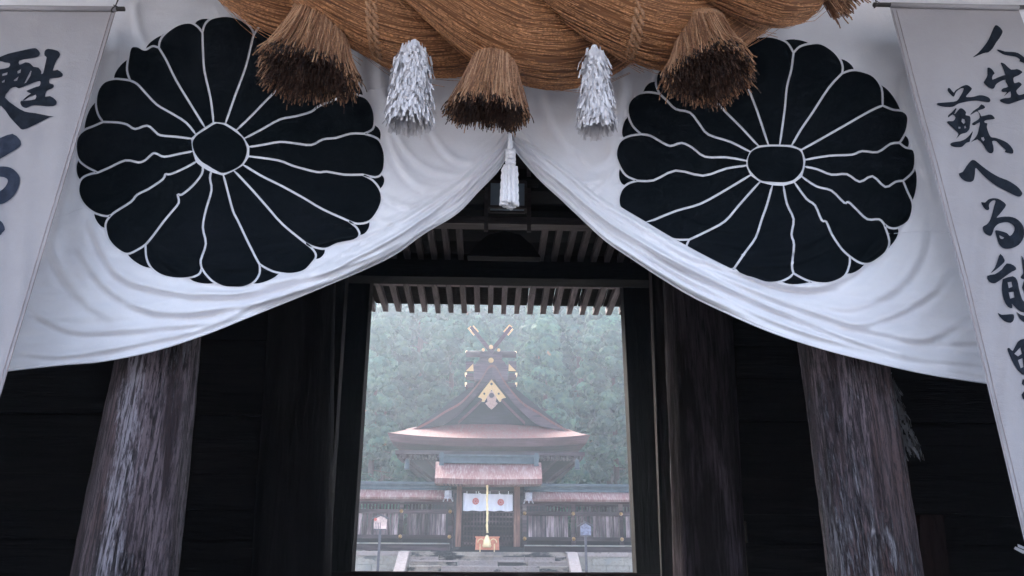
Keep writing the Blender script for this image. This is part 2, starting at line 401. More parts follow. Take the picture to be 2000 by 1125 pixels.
# ------------------------------------------------------------------ the wooden gate
gate = thing('wooden_gate', (0.06, 3.65, 0), 'dark weathered timber shrine gate framing the view of the courtyard', 'gate')
def pillar(name, lb, rb, lt, rt, yb, yt, Y, mat, zb=0, ztop=4.4, label=None, bumpy=0.006):
    """edges in the photograph at two heights -> a tapered round post standing at depth Y"""
    cb = P((lb+rb)/2, yb, Y); ct = P((lt+rt)/2, yt, Y)
    wb = (P(rb, yb, Y).x - P(lb, yb, Y).x)/2*0.985; wt = (P(rt, yt, Y).x-P(lt, yt, Y).x)/2*0.985
    nz, na = 60, 40; vs = []
    for i in range(nz+1):
        z = zb + (ztop-zb)*i/nz; k = (z-cb.z)/(ct.z-cb.z)
        k = max(-0.6, min(1.6, k)); r = wb+(wt-wb)*k; cx = cb.x+(ct.x-cb.x)*k
        for j in range(na):
            a = 2*math.pi*j/na
            dr = bumpy*(math.sin(a*5+z*0.7+Y)+math.sin(a*11-z*1.3)+0.7*math.sin(a*17+z*3.1)) + bumpy*random.uniform(-.35, .35)
            vs.append((cx+(r+dr)*math.cos(a), Y+(r+dr)*math.sin(a), z))
    fs = [(i*na+j, i*na+(j+1) % na, (i+1)*na+(j+1) % na, (i+1)*na+j) for i in range(nz) for j in range(na)]
    fs.append(tuple(nz*na+j for j in range(na)))
    o = mesh_obj(name, vs, fs, mat, gate, True)
    if label: o['label'] = label
    b_ = MB().tube([(cb.x, Y, 0.0), (cb.x, Y, 0.05), (cb.x, Y, 0.07)], [wb+0.1, wb+0.09, wb+0.03], 28)
    b_.build('base_stone', M['stone'], o, True)
    return o
pillar('pillar', 150, 345, 232, 384, 1120, 700, 3.65, M['pillar_streak'], label='thick front pillar with a pale grey weathered streak under the curtain')
pillar('pillar', 1622, 1790, 1567, 1725, 1120, 700, 3.65, M['pillar'], label='thick front pillar with silvery flaking grain, nearer the brush lettered banner')
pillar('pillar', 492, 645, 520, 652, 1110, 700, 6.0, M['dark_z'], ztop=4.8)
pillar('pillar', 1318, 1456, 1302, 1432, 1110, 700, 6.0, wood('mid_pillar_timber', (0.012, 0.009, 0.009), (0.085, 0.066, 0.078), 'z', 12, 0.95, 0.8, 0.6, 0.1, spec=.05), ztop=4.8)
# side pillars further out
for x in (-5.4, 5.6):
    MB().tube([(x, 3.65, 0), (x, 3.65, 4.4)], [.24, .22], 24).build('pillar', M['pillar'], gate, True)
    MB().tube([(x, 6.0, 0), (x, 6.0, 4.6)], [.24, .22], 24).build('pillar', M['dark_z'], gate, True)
# door jambs and rear posts
def px_board(name, quad, Y, th, mat, parent=gate, label=None):
    """board whose front face has four corners given in the photograph (bottom-left, bottom-right, top-right, top-left)"""
    a = [P(x, y, Y) for x, y in quad]
    vs = a + [v+Vector((0, th, 0)) for v in a]
    o = mesh_obj(name, vs, [(0, 1, 2, 3), (7, 6, 5, 4), (0, 4, 5, 1), (1, 5, 6, 2), (2, 6, 7, 3), (3, 7, 4, 0)], mat, parent)
    if label: o['label'] = label
    return o
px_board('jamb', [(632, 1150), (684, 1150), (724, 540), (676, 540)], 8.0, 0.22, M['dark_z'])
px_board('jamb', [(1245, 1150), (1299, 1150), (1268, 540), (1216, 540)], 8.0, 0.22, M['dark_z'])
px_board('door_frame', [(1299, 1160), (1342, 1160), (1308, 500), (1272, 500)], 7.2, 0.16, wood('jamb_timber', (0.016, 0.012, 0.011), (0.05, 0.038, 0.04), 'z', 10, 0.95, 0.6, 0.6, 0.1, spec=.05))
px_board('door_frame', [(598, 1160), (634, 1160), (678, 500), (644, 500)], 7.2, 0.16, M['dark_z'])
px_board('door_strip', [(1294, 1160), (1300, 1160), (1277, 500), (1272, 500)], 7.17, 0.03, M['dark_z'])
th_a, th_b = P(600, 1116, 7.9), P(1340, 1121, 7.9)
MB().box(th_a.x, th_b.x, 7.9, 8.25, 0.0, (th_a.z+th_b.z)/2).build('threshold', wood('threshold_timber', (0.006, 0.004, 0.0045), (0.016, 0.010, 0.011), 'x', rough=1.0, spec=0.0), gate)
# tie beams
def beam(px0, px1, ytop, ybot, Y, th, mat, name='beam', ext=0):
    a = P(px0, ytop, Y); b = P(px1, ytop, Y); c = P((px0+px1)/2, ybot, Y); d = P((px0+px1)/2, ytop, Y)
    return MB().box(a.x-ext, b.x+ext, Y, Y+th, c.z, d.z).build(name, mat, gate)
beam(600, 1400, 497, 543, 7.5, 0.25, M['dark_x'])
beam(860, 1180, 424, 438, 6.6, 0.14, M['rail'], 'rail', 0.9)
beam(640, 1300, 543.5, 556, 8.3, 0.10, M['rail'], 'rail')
beam(800, 1200, 330, 372, 5.9, 0.25, M['dark_x'], ext=1.3)
# rear eave: rafters running outwards, their ends against the trees
zA = P(970, 557, 8.3).z; zB = P(970, 613, 9.15).z
for k in range(26):
    bx = 728 + (k-3)*25.55
    X = P(bx, 613, 9.15).x
    w = 0.066*random.uniform(0.9, 1.1); dz = random.uniform(-.006, .004); e = random.uniform(-.03, .02)
    MB().bar((X, 8.05, zA+0.045+dz+(zA-zB)*0.25), (X, 9.15+e, zB+0.045+dz), w, 0.085).build('rafter', M['rafter'], gate)
for k in range(14):
    x0 = -2.1+k*0.32
    vs = [(x0, 8.0, zA+.10+(zA-zB)*.3), (x0+.31, 8.0, zA+.10+(zA-zB)*.3), (x0+.31, 9.08, zB+.095), (x0, 9.08, zB+.095)]
    mesh_obj('plank', vs+[(a, b, c+.025) for a, b, c in vs], [(3, 2, 1, 0), (4, 5, 6, 7), (0, 1, 5, 4), (1, 2, 6, 5), (2, 3, 7, 6), (3, 0, 4, 7)], M['dark_z'], gate)
MB().bar((-2.4, 9.0, zB+.155), (2.6, 9.0, zB+.155), 0.10, 0.07).build('eave_board', M['rail'], gate)
# inner rafters under the ridge
zC = P(1010, 441, 6.72).z; zD = P(1010, 498, 7.45).z
for k in range(26):
    X = -1.75+k*0.142
    if -0.27 < X < 0.40: continue
    MB().bar((X, 6.74, zC+.02), (X, 7.6, zD-.02), 0.06, 0.07).build('rafter', M['rafter'], gate)
MB().box(-2.6, 2.8, 6.8, 7.6, zC+.2, zC+.26).build('ceiling_board', M['dark_x'], gate)
# frog-leg strut between the beams
kc = P(985, 470, 6.5)
kp = [(-.34, -.16), (.34, -.16), (.27, -.05), (.15, .06), (0, .10), (-.15, .06), (-.27, -.05)]
kp_old = [(-.62, -.19), (-.50, -.19), (-.36, -.06), (-.15, .02), (0, .03), (.15, .02), (.36, -.06), (.50, -.19), (.62, -.19), (.5, -.03), (.33, .09), (.15, .17), (0, .19), (-.15, .17), (-.33, .09), (-.5, -.03)]
MB().prism([(kc.x+a, kc.z+b) for a, b in kp], 6.5, 6.62).build('strut', M['dark_x'], gate)
# back wall planks of the side bays
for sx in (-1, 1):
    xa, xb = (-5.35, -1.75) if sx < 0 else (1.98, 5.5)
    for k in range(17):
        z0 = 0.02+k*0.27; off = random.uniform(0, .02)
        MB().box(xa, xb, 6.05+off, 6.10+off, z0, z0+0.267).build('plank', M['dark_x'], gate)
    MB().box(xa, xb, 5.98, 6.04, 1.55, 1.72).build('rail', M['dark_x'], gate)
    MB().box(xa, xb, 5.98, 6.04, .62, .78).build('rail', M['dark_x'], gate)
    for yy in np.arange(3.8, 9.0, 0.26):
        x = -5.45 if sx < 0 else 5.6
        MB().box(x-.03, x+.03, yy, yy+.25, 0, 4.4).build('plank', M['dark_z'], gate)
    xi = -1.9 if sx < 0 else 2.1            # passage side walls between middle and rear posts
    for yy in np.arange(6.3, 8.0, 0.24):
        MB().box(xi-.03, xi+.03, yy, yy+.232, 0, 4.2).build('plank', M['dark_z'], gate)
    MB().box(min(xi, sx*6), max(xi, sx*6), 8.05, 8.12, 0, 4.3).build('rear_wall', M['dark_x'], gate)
px_board('board', [(1795, 1140), (1858, 1140), (1842, 1006), (1797, 1006)], 5.2, 0.05, wood('reddish_board', (0.006, 0.003, 0.0025), (0.014, 0.007, 0.006), 'z', spec=.05))
px_board('board', [(1760, 1000), (1880, 1003), (1880, 992), (1760, 989)], 5.2, 0.06, M['dark_x'])
# roof over everything: board ceiling, two slopes, eaves front and back
MB().box(-6.5, 6.7, 3.3, 8.3, 4.75, 4.82).build('ceiling', M['dark_x'], gate)
def slope(y0, z0, y1, z1, th, name, mat):
    vs = [(-7.5, y0, z0), (7.7, y0, z0), (7.7, y1, z1), (-7.5, y1, z1)]
    return mesh_obj(name, vs+[(a, b, c+th) for a, b, c in vs], [(3, 2, 1, 0), (4, 5, 6, 7), (0, 1, 5, 4), (1, 2, 6, 5), (2, 3, 7, 6), (3, 0, 4, 7)], mat, gate)
slope(0.5, 3.50, 6.0, 6.3, .25, 'roof', M['dark_x'])  # front eave is unseen, drawn out far and low to shade the upper curtain
slope(6.0, 6.3, 9.2, 3.85, .25, 'roof', M['dark_x'])
MB().box(-6.5, 6.7, 3.45, 3.75, 3.75, 4.1).build('beam', M['dark_x'], gate)
for x in (-5.45, 5.6):
    MB().prism([(x-.05, 4.1), (x+.05, 4.1), (x+.05, 4.9), (x-.05, 4.9)], 3.5, 8.6).build('side_wall', M['dark_z'], gate)
for i in range(60):
    x = -7.3+i*.25
    MB().bar((x, .6, 3.48), (x, 3.6, 4.93), .07, .09).build('rafter', M['rafter'], gate)

# glazed box lantern fixed up inside the gate
lan = thing('box_lantern', P(990, 385, 5.0), 'square wood framed box lantern with glass tinted like reflected sky hanging inside the gate', 'lantern')
ca, cb_, cc, cd_ = [P(x, y, 5.0) for x, y in ((952, 405), (1028, 399), (1018, 362), (946, 366))]
fb = MB()
ring0 = [P(955, 404, 5.05), P(1027, 400, 5.05), P(1027, 356, 5.05), P(955, 358, 5.05)]
x0, x1 = ring0[0].x, ring0[1].x; z0, z1 = ring0[0].z, ring0[2].z
Yf, Yb = 5.05, 5.13
for (xa, ya, za, xb, yb, zb) in [(x0, Yf, z0, x1, Yf, z0), (x0, Yf, z1, x1, Yf, z1), (x0, Yf, z0, x0, Yf, z1), (x1, Yf, z0, x1, Yf, z1),
                                 (x0, Yb, z0, x1, Yb, z0), (x0, Yb, z1, x1, Yb, z1), (x0, Yb, z0, x0, Yb, z1), (x1, Yb, z0, x1, Yb, z1),
                                 (x0, Yf, z0, x0, Yb, z0), (x1, Yf, z0, x1, Yb, z0), (x0, Yf, z1, x0, Yb, z1), (x1, Yf, z1, x1, Yb, z1)]:
    MB().bar((xa, ya, za), (xb, yb, zb), .02, .02).build('frame', M['rail'], lan)
MB().box(x0+.01, x1-.01, Yf+.004, Yf+.008, z0+.01, z1-.01).build('pane', M['glass'], lan)
MB().box(x0+.01, x1-.01, Yf+.01, Yb-.01, z0+.004, z0+.008).build('pane', M['glass'], lan)
MB().bar((x0-.02, 5.18, z0-.14), (x0-.02, 5.18, 4.75), .03, .03, (0, 1, 0)).build('hanger', M['rail'], lan)
MB().bar((x1+.03, 5.18, z0-.14), (x1+.03, 5.18, 4.75), .03, .03, (0, 1, 0)).build('hanger', M['rail'], lan)
MB().box(x0-.1, x1+.1, Yf-.03, Yb+.03, z1+.01, z1+.03).build('cover', M['dark_x'], lan)

# ------------------------------------------------------------------ shrine hall beyond the fence
def Z(px, py, Y): return P(px, py, Y).z
def X_(px, py, Y): return P(px, py, Y).x
hall = thing('shrine_hall', P(958, 1070, 36), 'shrine hall with curved bark gable roof, crossed finials and gilt gable ornament in the mist', 'shrine')
YE, YG, YB = 32.5, 35.0, 44.0
# curved gable roof, swept from front to back
cx = X_(961, 770, YG)
halfp = [(961, 712), (969, 716), (980, 735), (996, 758), (1022, 786), (1052, 804), (1077, 821), (1104, 836), (1124, 846)]
prof = [(X_(x, y, YG-.5)-X_(961, y, YG-.5), Z(x, y, YG-.5)) for x, y in halfp]
prof = spline(prof, 4)
def sym(pr): return [(-a, b) for a, b in pr[::-1]][:-1] + [(a, b) for a, b in pr]
top = sym(prof)
bot = []
for i, (a, b) in enumerate(top):
    k = min(1, abs(a)/prof[-1][0]); bot.append((a, b-.11))
def sheet(name, A, B, y0, y1, mat, parent, smooth=False):
    n = len(A)
    vs = [(cx+a, y0, z) for a, z in A]+[(cx+a, y0, z) for a, z in B]+[(cx+a, y1, z) for a, z in A]+[(cx+a, y1, z) for a, z in B]
    fs = []
    for i in range(n-1):
        fs += [(i, i+1, 2*n+i+1, 2*n+i), (n+i+1, n+i, 3*n+i, 3*n+i+1), (i+1, i, n+i, n+i+1), (2*n+i, 2*n+i+1, 3*n+i+1, 3*n+i)]
    fs += [(0, 2*n, 3*n, n), (n-1, 2*n-1, 4*n-1, 3*n-1)]
    return mesh_obj(name, vs, fs, mat, parent, smooth)
sheet('gable_roof', top, bot, YG-.5, YB-2, M['bark_roof'], hall)
# bargeboards: thick band under the roof edge, then a thin paler board
inn = [(961, 733), (972, 750), (990, 771), (1012, 797), (1035, 818), (1056, 832)]
inn = spline([(X_(x, y, YG-.4)-X_(961, y, YG-.4), Z(x, y, YG-.4)) for x, y in inn], 4)
def band(name, outer, inner, y0, y1, mat, sgn):
    n = len(outer)
    vs = [(cx+sgn*a, y, z) for y in (y0, y1) for pr in (outer, inner) for a, z in pr]
    fs = []
    for i in range(n-1):
        fs += [(i, i+1, n+i+1, n+i), (2*n+i+1, 2*n+i, 3*n+i, 3*n+i+1), (i, 2*n+i, 2*n+i+1, i+1), (n+i, n+i+1, 3*n+i+1, 3*n+i)]
    fs += [(0, n, 3*n, 2*n), (n-1, 3*n-1, 4*n-1, 2*n-1)]
    return mesh_obj(name, vs, fs, mat, hall)
def resamp(pr, n):
    pr = np.array(pr); d = np.r_[0, np.cumsum(np.hypot(*np.diff(pr, axis=0).T))]; t = np.linspace(0, d[-1], n)
    return np.stack([np.interp(t, d, pr[:, 0]), np.interp(t, d, pr[:, 1])], 1)
outer_b = resamp([(a, b-.10) for a, b in prof][:-3], 24); inner_b = resamp(inn, 24)
inn2 = spline([(X_(x, y, YG-.3)-X_(961, y, YG-.3), Z(x, y, YG-.3)) for x, y in [(961, 752), (981, 779), (1003, 802), (1026, 824)]], 4)
inn3 = inn2 - np.array([0.0, 0.13])
for s_ in (-1, 1):
    band('bargeboard', outer_b, inner_b, YG-.46, YG-.30, M['hall_wood'], s_)
    band('inner_bargeboard', resamp(inn2, 16), resamp(inn3, 16), YG-.34, YG-.2, M['bark_edge'], s_)
mesh_obj('gable_wall', [(cx+a, YG, z-.05) for a, z in [(-3.6, Z(850, 838, YG)), (3.6, Z(850, 838, YG))]]+[(cx, YG, Z(961, 722, YG))], [(0, 1, 2)], M['hall_dark'], hall)
# gilt ornament
def pxpoly(name, pts, Y, th, mat, parent, cxpx=None):
    w = [P(x, y, Y) for x, y in pts]
    return MB().prism([(v.x, v.z) for v in w], Y-th, Y).build(name, mat, parent)
oc = [(960, 742), (972, 757), (988, 777), (980, 779), (978, 785), (975, 785), (960, 761), (946, 785), (941, 785), (942, 779), (934, 776), (948, 757)]
orn = pxpoly('gable_ornament', oc[::-1], YG-.5, .10, M['gold'], hall)
bracket = pxpoly('pendant', [(951, 776), (953, 768), (960, 764), (967, 768), (970, 777), (968, 785), (972, 788), (967, 794), (960, 800), (953, 794), (948, 788), (952, 785)], YG-.5, .07, plain('dull_gilt', (0.30, 0.19, 0.16), 0.5, 0.2), hall)
for x, y, r in ((946, 770, .05), (974, 770, .05), (960, 751, .06)):
    v = P(x, y, YG-.5); MB().tube([(v.x, YG-.64, v.z), (v.x, YG-.59, v.z)], r, 10).build('rivet', M['hall_dark'], hall)
v = P(960, 773, YG-.5); MB().ball((v.x, YG-.6, v.z), .12, 10, 6, .5).build('boss', M['hall_wood'], hall, True)
# ridge box
rb = [(927, 742), (925, 722), (930, 708), (940, 699), (958, 695), (976, 699), (986, 708), (992, 722), (992, 742)]
w = [P(x, y, YG-.35) for x, y in rb]
MB().prism([(v.x, v.z) for v in w][::-1], YG-.35, YB-2.3).build('ridge', M['hall_wood'], hall)
v0, v1 = P(937, 691, YG-.4), P(981, 699, YG-.4)
MB().box(v0.x, v1.x, YG-.5, YB-2.2, v1.z, v0.z).build('ridge_cap', M['hall_wood'], hall)
def boss(px, py, r, Y):
    v = P(px, py, Y); MB().tube([(v.x, Y, v.z), (v.x, Y-.05, v.z), (v.x, Y-.08, v.z)], [r, r, r*.6], 14).build('gilt_boss', M['gold'], hall)
boss(959, 704, .125, YG-.36); boss(944, 683.5, .075, YG-.52); boss(959, 678, .1, YG-.75); boss(974, 684, .075, YG-.52)
MB().bar(P(938, 689, YG-.45), P(980, 690, YG-.45), .1, .12).build('ridge_front', M['hall_wood'], hall)
# logs lying across the ridge
for k, (Y, y, hx) in enumerate(((YG-.1, 692, 49), (YG+2.2, 696, 47), (YG+4.4, 700, 45), (YG+6.2, 704, 43))):
    a, b = P(959-hx, y-.6, YG-.1), P(959+hx, y+.6, YG-.1)
    lg = MB().tube([(a.x, Y, a.z), (b.x, Y, b.z)], .155, 14).build('ridge_log', M['hall_wood'], hall, True)
    for q, sg in ((a, 1), (b, -1)):
        MB().ball((q.x+sg*.03, Y-.05, q.z+.10), .06, 8, 6).build('gilt_cap', M['brass'], lg)
# gilt-ended ridge beams sticking out at the sides of the ridge box
for yy, mt, hh in ((718, 'a', 10), (733, 'b', 7), (752, 'c', 6)):
    for sg in (-1, 1):
        x_in, x_out = 959+sg*34, 959+sg*49
        if mt == 'a':
            pts = [(x_in, yy+8), (x_out, yy+8), (x_in, yy-6)]
            pts = pts if sg < 0 else pts[::-1]
            pxpoly('gilt_gusset', [(x_in, yy+7), (x_out, yy+7), (x_in+sg*1, yy-7)][::(1 if sg < 0 else -1)], YG-.2, .05, M['gold'], hall)
            pxpoly('ridge_beam_end', [(x_in, yy+9), (x_out, yy+9), (x_out, yy-8), (x_in, yy-8)][::(-1 if sg < 0 else 1)], YG+.3, .45, M['hall_wood'], hall)
        else:
            a, b = P(min(x_in, x_out), yy, YG-.1), P(max(x_in, x_out), yy, YG-.1)
            o_ = MB().box(a.x, b.x, YG-.2, YG+.5, a.z-.09, a.z+.09).build('ridge_beam_end', M['hall_wood'], hall)
            e = b if sg > 0 else a
            MB().box(e.x-.05, e.x+.05, YG-.23, YG+.3, a.z-.0, a.z+.1).build('gilt_cap', M['brass'], o_)
# crossed finials
for sg in (-1, 1):
    for dy, dpx in ((0.0, 0),):
        a = P(959-sg*3, 690, YG-.5+sg*.08); b = P(959+sg*39, 639.5, YG-.5+sg*.08)
        f_ = MB().bar(a, b, .17, .17, (0, 1, 0)).build('crossed_finial', M['hall_wood'], hall)
        t = (b-a); s0 = a+t*.76
        up_ = Vector((0, 1, 0)); sd_ = t.normalized().cross(up_)
        MB().bar(s0+sd_*.065, b+sd_*.065+t*.04, .19, .055, (0, 1, 0)).build('gilt_tip', M['gold'], f_)
        MB().bar(s0-sd_*.065, b-sd_*.065, .19, .055, (0, 1, 0)).build('gilt_tip', M['gold'], f_)
        MB().bar(a+t*.90, b+t*.0, .2, .12, (0, 1, 0)).build('gilt_tip', M['brass'], f_)
# hipped skirt roof: front slope and two side slopes, upturned eaves
def eave_z(u):      # u -1..1 along front
    return Z(958, 856.5, YE) + 0.20*abs(u)**2.6
xl, xr = X_(756, 855, YE), X_(1153, 855, YE); xc = (xl+xr)/2; hw = (xr-xl)/2
zt = Z(958, 824, YG+.3); tl, tr = X_(800, 838, YG), X_(1114, 838, YG)
nu, nv = 48, 12
def front_pt(u, v):
    xe = xc+hw*u; ye = YE; ze = eave_z(u)+(.0)
    xt = (tl+tr)/2+(tr-tl)/2*u; yt = YG+.3; zt_ = zt - .32*abs(u)**2.2
    k = v; zz = ze+(zt_-ze)*(k*.72+.28*k*k)
    return (xe+(xt-xe)*k, ye+(yt-ye)*k, zz)
vs = [front_pt(-1+2*i/nu, j/nv) for j in range(nv+1) for i in range(nu+1)]
fs = [(j*(nu+1)+i, j*(nu+1)+i+1, (j+1)*(nu+1)+i+1, (j+1)*(nu+1)+i) for j in range(nv) for i in range(nu)]
mesh_obj('skirt_roof', vs, fs, M['bark_roof'], hall, True)
for sg in (-1, 1):
    c0 = Vector(front_pt(sg, 0)); vs = []
    for j in range(nv+1):
        q = Vector(front_pt(sg, j/nv))
        for i in range(9):
            vs.append((q.x, q.y+(YB-q.y)*i/8, q.z))
    fs = [(j*9+i, j*9+i+1, (j+1)*9+i+1, (j+1)*9+i) for j in range(nv) for i in range(8)]
    mesh_obj('skirt_roof', vs, fs, M['bark_roof'], hall, True)
# eave edge band
vs = []; fs = []
for i in range(nu+1):
    u = -1+2*i/nu; x, y, z = front_pt(u, 0); hgt = .32
    xi = xc+hw*u*.955
    vs += [(x, y-.015, z+.012), (xi+(x-xi)*.25, y+.18, z-hgt), (xi, YE+3.2, z-hgt+.02)]
for i in range(nu):
    a = 3*i; fs += [(a+1, a+4, a+3, a), (a+2, a+5, a+4, a+1)]
mesh_obj('eave_edge', vs, fs, M['bark_edge'], hall)
for sg in (-1, 1):
    x, y, z = front_pt(sg, 0); xi = xc+hw*sg*.955
    mesh_obj('eave_edge', [(x, y-.015, z+.012), (x, YB, z+.012), (xi, YB, z-.33), (xi+(x-xi)*.25, y+.18, z-.33), (xi-sg*1.2, YB, z-.33), (xi-sg*1.2, y+1, z-.33)], [(0, 1, 2, 3), (3, 2, 4, 5)], M['bark_edge'], hall)
# second thin eave line, rafters and bracketing beneath
e0, e1 = P(772, 884, YE+.5), P(1142, 884, YE+.5)
MB().box(e0.x, e1.x, YE+.45, YB, e0.z-.06, e0.z+.10).build('eave_board', M['hall_wood'], hall)
for k in range(56):
    x = e0.x+.12+(e1.x-e0.x-.24)*k/55
    MB().box(x-.04, x+.04, YE+.55, YE+2.6, e0.z-.20, e0.z-.07).build('rafter', M['hall_wood'], hall)
s0, s1 = P(790, 893, YE+1.2), P(1128, 893, YE+1.2); t0, t1 = P(846, 940, YE+2.6), P(1068, 940, YE+2.6)
vs = [(s0.x, YE+1.2, s0.z), (s1.x, YE+1.2, s0.z), (t1.x, YE+2.6, t0.z), (t0.x, YE+2.6, t0.z), (s0.x, YB, s0.z), (s1.x, YB, s0.z), (t1.x, YB, t0.z), (t0.x, YB, t0.z)]
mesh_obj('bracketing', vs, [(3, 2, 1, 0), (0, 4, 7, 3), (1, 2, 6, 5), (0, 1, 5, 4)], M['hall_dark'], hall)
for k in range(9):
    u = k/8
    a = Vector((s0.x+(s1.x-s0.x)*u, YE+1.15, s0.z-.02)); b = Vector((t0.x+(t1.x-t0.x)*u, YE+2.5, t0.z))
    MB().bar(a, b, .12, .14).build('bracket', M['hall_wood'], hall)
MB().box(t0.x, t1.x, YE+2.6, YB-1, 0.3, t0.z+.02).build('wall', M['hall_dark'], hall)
for sg in (-1, 1):
    a = P(961+sg*166, 905, YE+.8)
    bl = MB().tube([(a.x, YE+.8, a.z+.2), (a.x, YE+.8, a.z+.12), (a.x, YE+.8, a.z-.2), (a.x, YE+.8, a.z-.26)], [.05, .10, .11, .14], 10).build('wind_bell', M['copper'], hall, True)

# ------------------------------------------------------------------ fence gate
YF = 27.0
fg = thing('fence_gate', P(953, 1070, YF), 'small gate with bark roof, green ridge and lattice doors in the middle of the fence', 'gate')
def zx(px, py, Y=YF): v = P(px, py, Y); return v.x, v.z
a, b = P(851, 903.5, YF-.2), P(1057, 903.5, YF-.2); c, d = P(849, 935, YF-1.2), P(1059, 935, YF-1.2)
n = 30; vs = []
for j in range(7):
    v = j/6
    for i in range(n+1):
        u = i/n; sag = .035*(abs(2*u-1)**2)
        xa = a.x+(b.x-a.x)*u; xb = c.x+(d.x-c.x)*u; kk = v
        vs.append((xa+(xb-xa)*kk, (YF-.2)+(-1.0)*kk, a.z+(c.z-a.z)*(kk*1.15-.15*kk*kk)+sag))
fs = [(j*(n+1)+i+1, j*(n+1)+i, (j+1)*(n+1)+i, (j+1)*(n+1)+i+1) for j in range(6) for i in range(n)]
nn = len(vs); vs += [(x, y+.03, z-.17) for x, y, z in vs[6*(n+1):]]
fs += [(6*(n+1)+i+1, 6*(n+1)+i, nn+i, nn+i+1) for i in range(n)]
m0 = len(vs); vs += [(x, YF+.9, z) for x, y, z in vs[nn:nn+n+1]]
fs += [(nn+i+1, nn+i, m0+i, m0+i+1) for i in range(n)]
fs += [(0, n, m0+n, m0)]
fs += [(0, m0, nn, 6*(n+1)), (n, 6*(n+1)+n, nn+n, m0+n)]
mesh_obj('roof', vs, fs, M['bark_pale'], fg)
a, b = P(863, 903, YF-.15), P(1047, 908, YF-.15)
zt_, zb_ = Z(955, 889, YF-.15), Z(955, 905, YF-.15)
MB().box(a.x, b.x, YF-.3, YF+.1, zb_, zt_-.07).build('ridge', M['copper'], fg)
MB().box(a.x-.03, b.x+.03, YF-.36, YF+.16, zt_-.07, zt_).build('ridge_cap', M['copper'], fg)
MB().box(a.x, b.x, YF-.34, YF+.14, zb_-.02, zb_+.05).build('ridge_rail', M['copper'], fg)
for e in (a.x, b.x):
    MB().prism([(e-.09, zb_-.14), (e+.09, zb_-.14), (e+.07, zb_+.0), (e+.09, zt_-.02), (e+.05, zt_+.06), (e-.05, zt_+.06), (e-.09, zt_-.02), (e-.07, zb_)], YF-.40, YF+.18).build('ridge_end', M['copper'], fg)
def fbox(px0, px1, y0, y1, Y, th, mat, name, par):
    a = P(px0, y1, Y); b = P(px1, y0, Y)
    return MB().box(a.x, b.x, Y, Y+th, a.z, b.z).build(name, mat, par)
fbox(868, 1040, 939, 945, YF-1.0, .3, M['hall_wood'], 'eave_board', fg)
for k in range(26):
    x0 = 866+k*6.9; fbox(x0, x0+2.4, 941, 946, YF-1.05, 1.2, M['hall_wood'], 'rafter', fg)
fbox(872, 1036, 948, 956, YF-.1, .25, M['hall_dark'], 'lintel', fg)
fbox(886, 1021, 956, 962.5, YF-.05, .2, M['fence_dark'], 'lintel', fg)
for x0, x1 in ((889, 902.5), (1003.5, 1015.5)):
    a = P(x0, 1068, YF-.2); b = P(x1, 950, YF-.2)
    MB().box(a.x, b.x, YF-.2, YF+.05, a.z, b.z).build('post', M['post_wood'], fg)
for x0, x1 in ((881, 887.5), (1016.5, 1022.5)):
    a = P(x0, 1070, YF); b = P(x1, 945, YF)
    MB().box(a.x, b.x, YF, YF+.25, a.z, b.z).build('post', M['fence_dark'], fg)
MB().box(X_(903, 1000, YF+.1), X_(1003, 1000, YF+.1), YF+.14, YF+.17, Z(953, 1068, YF+.1), Z(953, 955, YF+.1)).build('back_board', M['hall_dark'], fg)
# two lattice doors
for x0, x1 in ((903.5, 952.5), (953.5, 1002.5)):
    Y = YF+.02
    lo, hi = P(x0, 1067, Y), P(x1, 962, Y)
    dr = MB().box(lo.x, hi.x, Y+.055, Y+.062, lo.z, lo.z+.18).build('lattice_door', M['fence_dark'], fg)
    nvb = 8
    for k in range(nvb):
        x = lo.x+(hi.x-lo.x)*(k+.0)/(nvb-1)*.96+.02
        MB().box(x-.026, x+.026, Y, Y+.03, lo.z, hi.z).build('lattice_bar', M['fence_dark'], dr)
    for k in range(12):
        z = lo.z+.03+(hi.z-lo.z-.06)*k/11
        MB().box(lo.x+.003, hi.x-.003, Y+.032, Y+.058, z-.028, z+.028).build('lattice_bar', M['fence_dark'], dr)
for x in (934, 972.5, 893, 1009):
    pass
# noren
nr = thing('door_curtain', P(953, 962, YF-.1), 'short white door curtain with two red round crests under the small gate roof', 'curtain')
nx, nz = 80, 14; a = P(905, 963, YF-.12); b = P(1001.5, 965, YF-.12); c = P(953, 998, YF-.12)
vs = []
for j in range(nz+1):
    for i in range(nx+1):
        u = i/nx; v = j/nz; x = a.x+(b.x-a.x)*u
        vs.append((x, YF-.12-.022*math.sin(u*44)*(.3+v)-.012*math.sin(u*19+1), a.z+(c.z-a.z)*v - (.012*math.sin(u*23) if j == nz else 0)))
fs = [(j*(nx+1)+i+1, j*(nx+1)+i, (j+1)*(nx+1)+i, (j+1)*(nx+1)+i+1) for j in range(nz) for i in range(nx)]
mesh_obj('cloth', vs, fs, M['noren'], nr, True)
for px, py in ((929, 979), (978, 981)):
    v = P(px, py, YF-.17)
    pet = []
    for k in range(64):
        t = 2*math.pi*k/64; r = .112*(1+.04*math.cos(16*t)); pet.append((v.x+r*math.cos(t), v.z+r*math.sin(t)))
    o_ = MB().prism(pet[::1], YF-.172, YF-.168).build('crest', M['red_print'], nr)
    for k in range(16):
        t = 2*math.pi*(k+.5)/16
        MB().bar((v.x+.03*math.cos(t), YF-.174, v.z+.03*math.sin(t)), (v.x+.105*math.cos(t), YF-.174, v.z+.105*math.sin(t)), .004, .007, (0, 1, 0)).build('crest_line', M['noren'], o_)
MB().bar(P(903, 963, YF-.12), P(1003, 965, YF-.12), .025, .025).build('curtain_rod', M['hall_dark'], nr)
